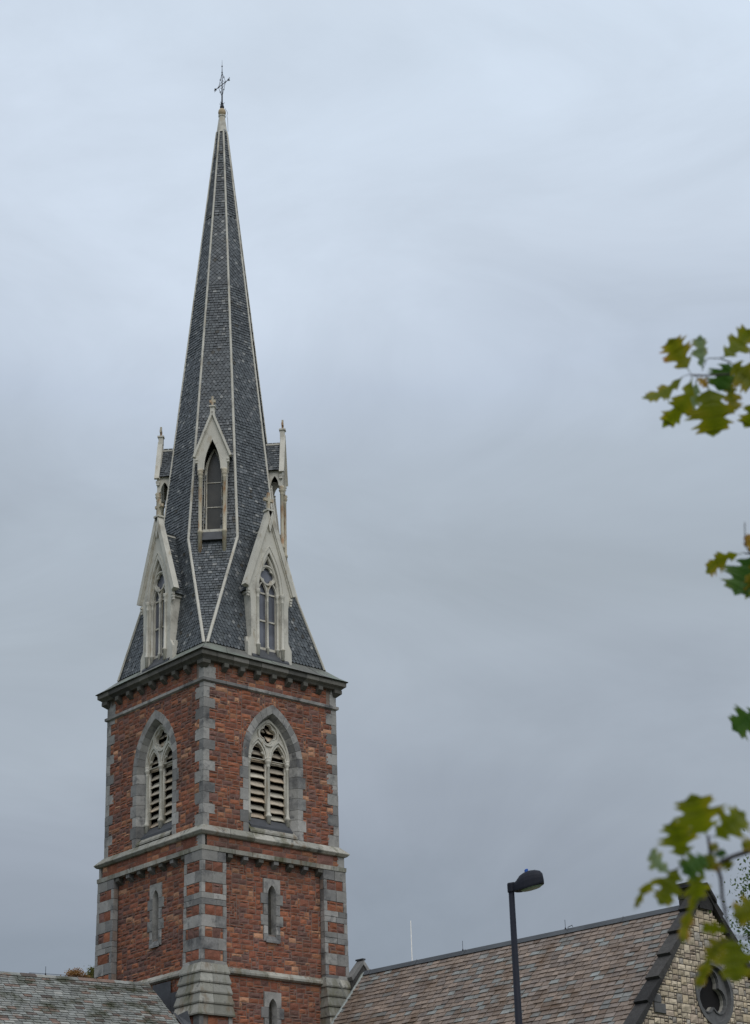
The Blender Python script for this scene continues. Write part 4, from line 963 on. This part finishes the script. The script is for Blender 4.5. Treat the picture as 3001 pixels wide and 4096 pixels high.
q = at_pixray((.5297, .8287, .1805), 112); tree('maple_tree', 'orange autumn tree top showing above the wing roof left of the tower', (q.x, q.y, 0), q.z+.16, 1.0, q.z-1.2, 9000, .11, ORN, 3, 44)
q = at_pixray((.5362, .8246, .1805), 118); tree('lime_tree', 'yellow green tree top beside the left edge of the tower above the wing roof', (q.x+.3, q.y, 0), q.z+.30, .9, q.z-1.2, 9000, .11, YEL, 5, 44)
q = CP+rt*11.42+fw*46+up*(-8.95); tree('ash_tree', 'fine leaved green tree at the right edge behind the oak leaves', (q.x, q.y, 0), q.z+2.6, 2.75, q.z-.1, 70000, .10, GRN, 8, 70)
# ------------------------------------------------------------------ oak with the near sprays
OAKM = [leafmat('oak_leaf_green', [(0, (.115, .15, .004)), (.4, (.195, .225, .006)), (.66, (.31, .28, .010)), (.9, (.50, .24, .03))], .6, 9.0),
        leafmat('oak_leaf_yellowing', [(0, (.14, .16, .006)), (.35, (.22, .23, .008)), (.62, (.36, .28, .02)), (.85, (.55, .22, .06))], .5, 9.0),
        leafmat('oak_leaf_deep', [(0, (.035, .11, .018)), (.5, (.07, .155, .018)), (1, (.20, .21, .02))], .45, 9.0),
        leafmat('oak_leaf_pale', [(0, (.17, .26, .14)), (.5, (.27, .33, .14)), (1, (.44, .34, .14))], .5, 9.0),
        leafmat('oak_leaf_orange', [(0, (.38, .26, .03)), (.5, (.48, .27, .04)), (1, (.45, .16, .05))], .5, 9.0)]
LEAVES= [(0,[-36.001,-51.804,5.779],[-36.123,-51.804,5.905],[-0.6,-0.56,-0.57],0.122,1),(0,[-35.937,-51.827,5.793],[-36.0,-51.884,5.928],[0.05,-0.93,-0.37],0.086,3),(0,[-36.0,-51.771,5.768],[-36.102,-51.601,5.694],[-0.87,-0.41,0.27],0.081,0),(0,[-35.985,-51.807,5.753],[-36.033,-51.644,5.549],[-0.23,-0.79,-0.57],0.099,0),(0,[-35.884,-51.748,5.792],[-35.89,-51.642,5.666],[-0.05,-0.77,-0.64],0.085,3),(0,[-35.927,-51.839,5.718],[-35.83,-51.77,5.514],[-0.5,-0.72,-0.48],0.192,0),(0,[-35.788,-51.872,5.866],[-35.808,-51.807,5.737],[-0.37,-0.85,-0.37],0.138,2),(0,[-35.899,-51.915,5.83],[-35.808,-52.036,5.957],[-0.83,-0.55,0.07],0.104,0),(0,[-35.883,-51.948,5.801],[-35.766,-51.988,5.707],[-0.48,-0.85,-0.23],0.13,1),(0,[-35.77,-51.842,5.772],[-35.732,-51.833,5.649],[-0.31,-0.94,-0.16],0.087,1),(0,[-35.724,-51.989,5.687],[-35.731,-51.866,5.552],[-0.32,-0.71,-0.63],0.134,0),(0,[-35.989,-51.832,5.738],[-35.953,-51.854,5.69],[-0.55,-0.83,-0.03],0.041,4),(0,[-35.755,-51.96,5.857],[-35.7,-52.038,5.91],[-0.78,-0.62,-0.1],0.096,2),(1,[-35.308,-51.459,5.179],[-35.427,-51.323,5.091],[-0.21,-0.65,-0.73],0.083,1),(1,[-35.295,-51.508,5.164],[-35.322,-51.397,4.982],[-0.84,-0.52,-0.19],0.152,2),(1,[-35.258,-51.483,5.165],[-35.242,-51.394,4.981],[-0.13,-0.89,-0.44],0.1,1),(1,[-35.263,-51.483,5.179],[-35.297,-51.493,5.272],[-0.9,-0.25,-0.36],0.044,4),(3,[-35.092,-51.3,4.483],[-35.167,-51.178,4.411],[-0.78,-0.6,-0.21],0.133,2),(2,[-37.286,-52.697,3.289],[-37.37,-52.719,3.413],[-0.65,-0.54,-0.54],0.146,0),(2,[-37.277,-52.722,3.277],[-37.226,-52.822,3.351],[-0.74,-0.6,-0.3],0.097,0),(2,[-37.265,-52.575,3.238],[-37.334,-52.608,3.357],[-0.66,-0.53,-0.53],0.106,0),(2,[-37.374,-52.605,3.169],[-37.461,-52.606,3.239],[-0.16,-0.97,-0.21],0.063,3),(2,[-37.341,-52.617,3.195],[-37.358,-52.53,3.081],[-0.89,-0.42,-0.19],0.079,0),(2,[-37.342,-52.557,3.17],[-37.376,-52.436,3.077],[-0.04,-0.61,-0.79],0.053,1),(2,[-37.301,-52.707,3.216],[-37.371,-52.652,3.16],[-0.59,-0.81,-0.05],0.084,2),(2,[-37.251,-52.593,3.202],[-37.194,-52.548,3.103],[-0.31,-0.78,-0.54],0.083,0),(2,[-37.295,-52.722,3.226],[-37.303,-52.7,3.169],[-0.83,-0.55,-0.09],0.066,0),(2,[-37.199,-52.675,3.227],[-37.167,-52.693,3.196],[-0.74,-0.39,-0.54],0.049,1),(2,[-37.276,-52.698,3.241],[-37.274,-52.736,3.255],[-0.91,-0.2,-0.36],0.031,1),(2,[-37.264,-52.702,3.227],[-37.245,-52.742,3.231],[-0.59,-0.34,-0.73],0.038,2),(2,[-37.159,-52.807,3.261],[-37.222,-52.786,3.247],[-0.31,-0.95,-0.0],0.043,1),(2,[-37.414,-52.738,3.065],[-37.418,-52.666,2.924],[-0.13,-0.88,-0.45],0.045,1),(2,[-37.257,-52.73,2.973],[-37.327,-52.67,2.987],[-0.58,-0.54,-0.61],0.044,0),(2,[-37.106,-52.777,3.072],[-37.185,-52.692,3.034],[-0.66,-0.72,-0.23],0.088,1),(2,[-37.372,-52.83,2.929],[-37.345,-52.81,2.787],[-0.77,-0.6,-0.23],0.111,0),(2,[-37.285,-52.76,2.946],[-37.307,-52.668,2.891],[-0.88,-0.38,-0.28],0.065,1),(2,[-37.328,-52.713,2.915],[-37.33,-52.635,2.795],[-0.22,-0.82,-0.53],0.047,1)]
TWIGS= [(0,[(-35.586,-52.092,5.721),(-35.713,-52.011,5.775),(-35.803,-51.932,5.776),(-35.913,-51.833,5.773),(-35.968,-51.787,5.777)],0.006),(1,[(-34.878,-51.75,5.046),(-35.157,-51.564,5.153),(-35.294,-51.46,5.182)],0.006),(1,[(-35.272,-51.478,5.179),(-35.301,-51.473,5.215),(-35.329,-51.507,5.316)],0.0034),(3,[(-34.753,-51.583,4.562),(-34.957,-51.377,4.518),(-35.071,-51.259,4.487)],0.006),(2,[(-37.046,-52.88,3.265),(-37.149,-52.778,3.245),(-37.197,-52.723,3.225),(-37.221,-52.694,3.21),(-37.231,-52.679,3.2),(-37.258,-52.683,3.249),(-37.272,-52.693,3.289)],0.0085),(2,[(-37.227,-52.682,3.2),(-37.208,-52.677,3.162),(-37.19,-52.661,3.106),(-37.159,-52.644,3.029),(-37.121,-52.621,2.929)],0.0065),(2,[(-37.142,-52.892,2.928),(-37.248,-52.805,2.939),(-37.284,-52.775,2.944)],0.0046),(2,[(-37.251,-52.674,3.222),(-37.293,-52.631,3.213),(-37.317,-52.603,3.201)],0.0046),(0,[(-35.849,-51.919,5.824),(-35.888,-51.895,5.842),(-35.931,-51.858,5.844),(-35.936,-51.824,5.792)],0.003)]

OAK = thing('oak_tree', 'near oak tree whose out of focus lobed leaves hang in at the right edge', 'tree', (-34.63, -54.44, 0))
OL = Vector((-34.63, -54.44, 0))
tk = MB(); tk.tube([(0, 0, 0), (.02, .05, 1.5), (.1, .0, 3.2), (.05, .1, 5.0), (.0, .2, 8.0), (.3, .2, 10)], .24, 14, 0, .06); tk.build('trunk', BARK, OAK, True)
BR = {}
for g in range(4):
    b = MB(); st = True
    for (gg, pts, r_) in TWIGS:
        if gg != g: continue
        P_ = [Vector(p_)-OL for p_ in pts]
        if (P_[0].length > 0) and st:
            j_ = Vector((0, 0, P_[0].z-.35)); b.tube([tuple(j_), tuple(j_.lerp(P_[0], .45)+Vector((0, 0, .12))), tuple(P_[0])], .035, 8, 0, r_*1.3); st = False
        b.tube([tuple(p_) for p_ in P_], r_*1.15, 7, 0, r_*.6)
    tw_pts = [Vector(p_)-OL for (gg, pts, r_) in TWIGS if gg == g for p_ in pts]
    tw_pts += [a_.lerp(b2, .5) for a_, b2 in zip(tw_pts[:-1], tw_pts[1:]) if (a_-b2).length < .4]
    for (gg, lb, lt, ln_, lw, lc) in LEAVES:          # leaf stalks
        if gg != g: continue
        B0 = Vector(lb)-OL; nr = min(tw_pts, key=lambda q_: (q_-B0).length)
        if .004 < (nr-B0).length < .16: b.tube([tuple(nr), tuple(nr.lerp(B0, .6)+Vector((0, 0, .004))), tuple(B0+(Vector(lt)-Vector(lb))*.1)], .0019, 5, 0, .0012)
    BR[g] = b.build('branch', BARK, OAK, True)
HALF = [(0, .012), (.08, .02), (.14, .16), (.20, .32), (.28, .46), (.285, .28), (.33, .22), (.39, .34), (.46, .60), (.53, .72), (.53, .54), (.61, .70), (.60, .44), (.64, .30), (.71, .42), (.79, .62), (.80, .42), (.90, .50), (.87, .26), (.93, .17), (1.0, .0)]
def leaf(base, tip, nrm, wd, parent, mt, seed):
    rg = random.Random(seed); B0 = Vector(base)-OL; T0 = Vector(tip)-OL; ax = (T0-B0); ln = ax.length; ax /= ln; n_ = Vector(nrm); n_ = (n_-ax*n_.dot(ax)).normalized(); sd = n_.cross(ax)
    bend = rg.uniform(-.22, .22)*ln; tw = rg.uniform(-.9, .9); cup = rg.uniform(.05, .25)*(1 if rg.random() < .7 else -1)
    def P_(t, w2): 
        w3 = w2*wd*.95; an = tw*(t-.4); return B0+ax*(t*ln)+(sd*math.cos(an)+n_*math.sin(an))*w3+n_*(bend*math.sin(math.pi*t)+cup*abs(w3)+rg.uniform(-.003, .003))
    vs = []; rim = []; fs = []; k = len(HALF)
    mid = [P_(t, 0) for t, _ in HALF]; L1 = [P_(t+rg.uniform(-.015, .015), w2*rg.uniform(.85, 1.1)) for t, w2 in HALF]; L2 = [P_(t+rg.uniform(-.015, .015), -w2*rg.uniform(.85, 1.1)) for t, w2 in HALF]
    vs = mid+L1+L2; rim = [0]*k+[min(1, w2*1.9)*(.45+.55*t) for t, w2 in HALF]*2
    for i in range(k-1): fs += [(i, k+i, k+i+1, i+1), (i, i+1, 2*k+i+1, 2*k+i)]
    me = bpy.data.meshes.new('leaf'); me.from_pydata([tuple(v) for v in vs], [], fs); me.materials.append(mt)
    at = me.attributes.new('rim', 'FLOAT', 'POINT'); at.data.foreach_set('value', rim)
    o = bpy.data.objects.new('leaf', me); sc.collection.objects.link(o); o.parent = parent
for i, (g, b_, t_, n_, w2, c_) in enumerate(LEAVES): leaf(b_, t_, n_, w2, BR[g], OAKM[c_], 100+i)
# ------------------------------------------------------------------ ground
GRASS = mat('ground_mix', [(0, (.05, .065, .03)), (1, (.08, .085, .05))], noise=(.3, .4), isl=False)
g = MB(); g.box(-2000, 2000, -2000, 2000, -.5, 0); go = g.build('ground', GRASS); go['kind'] = 'structure'
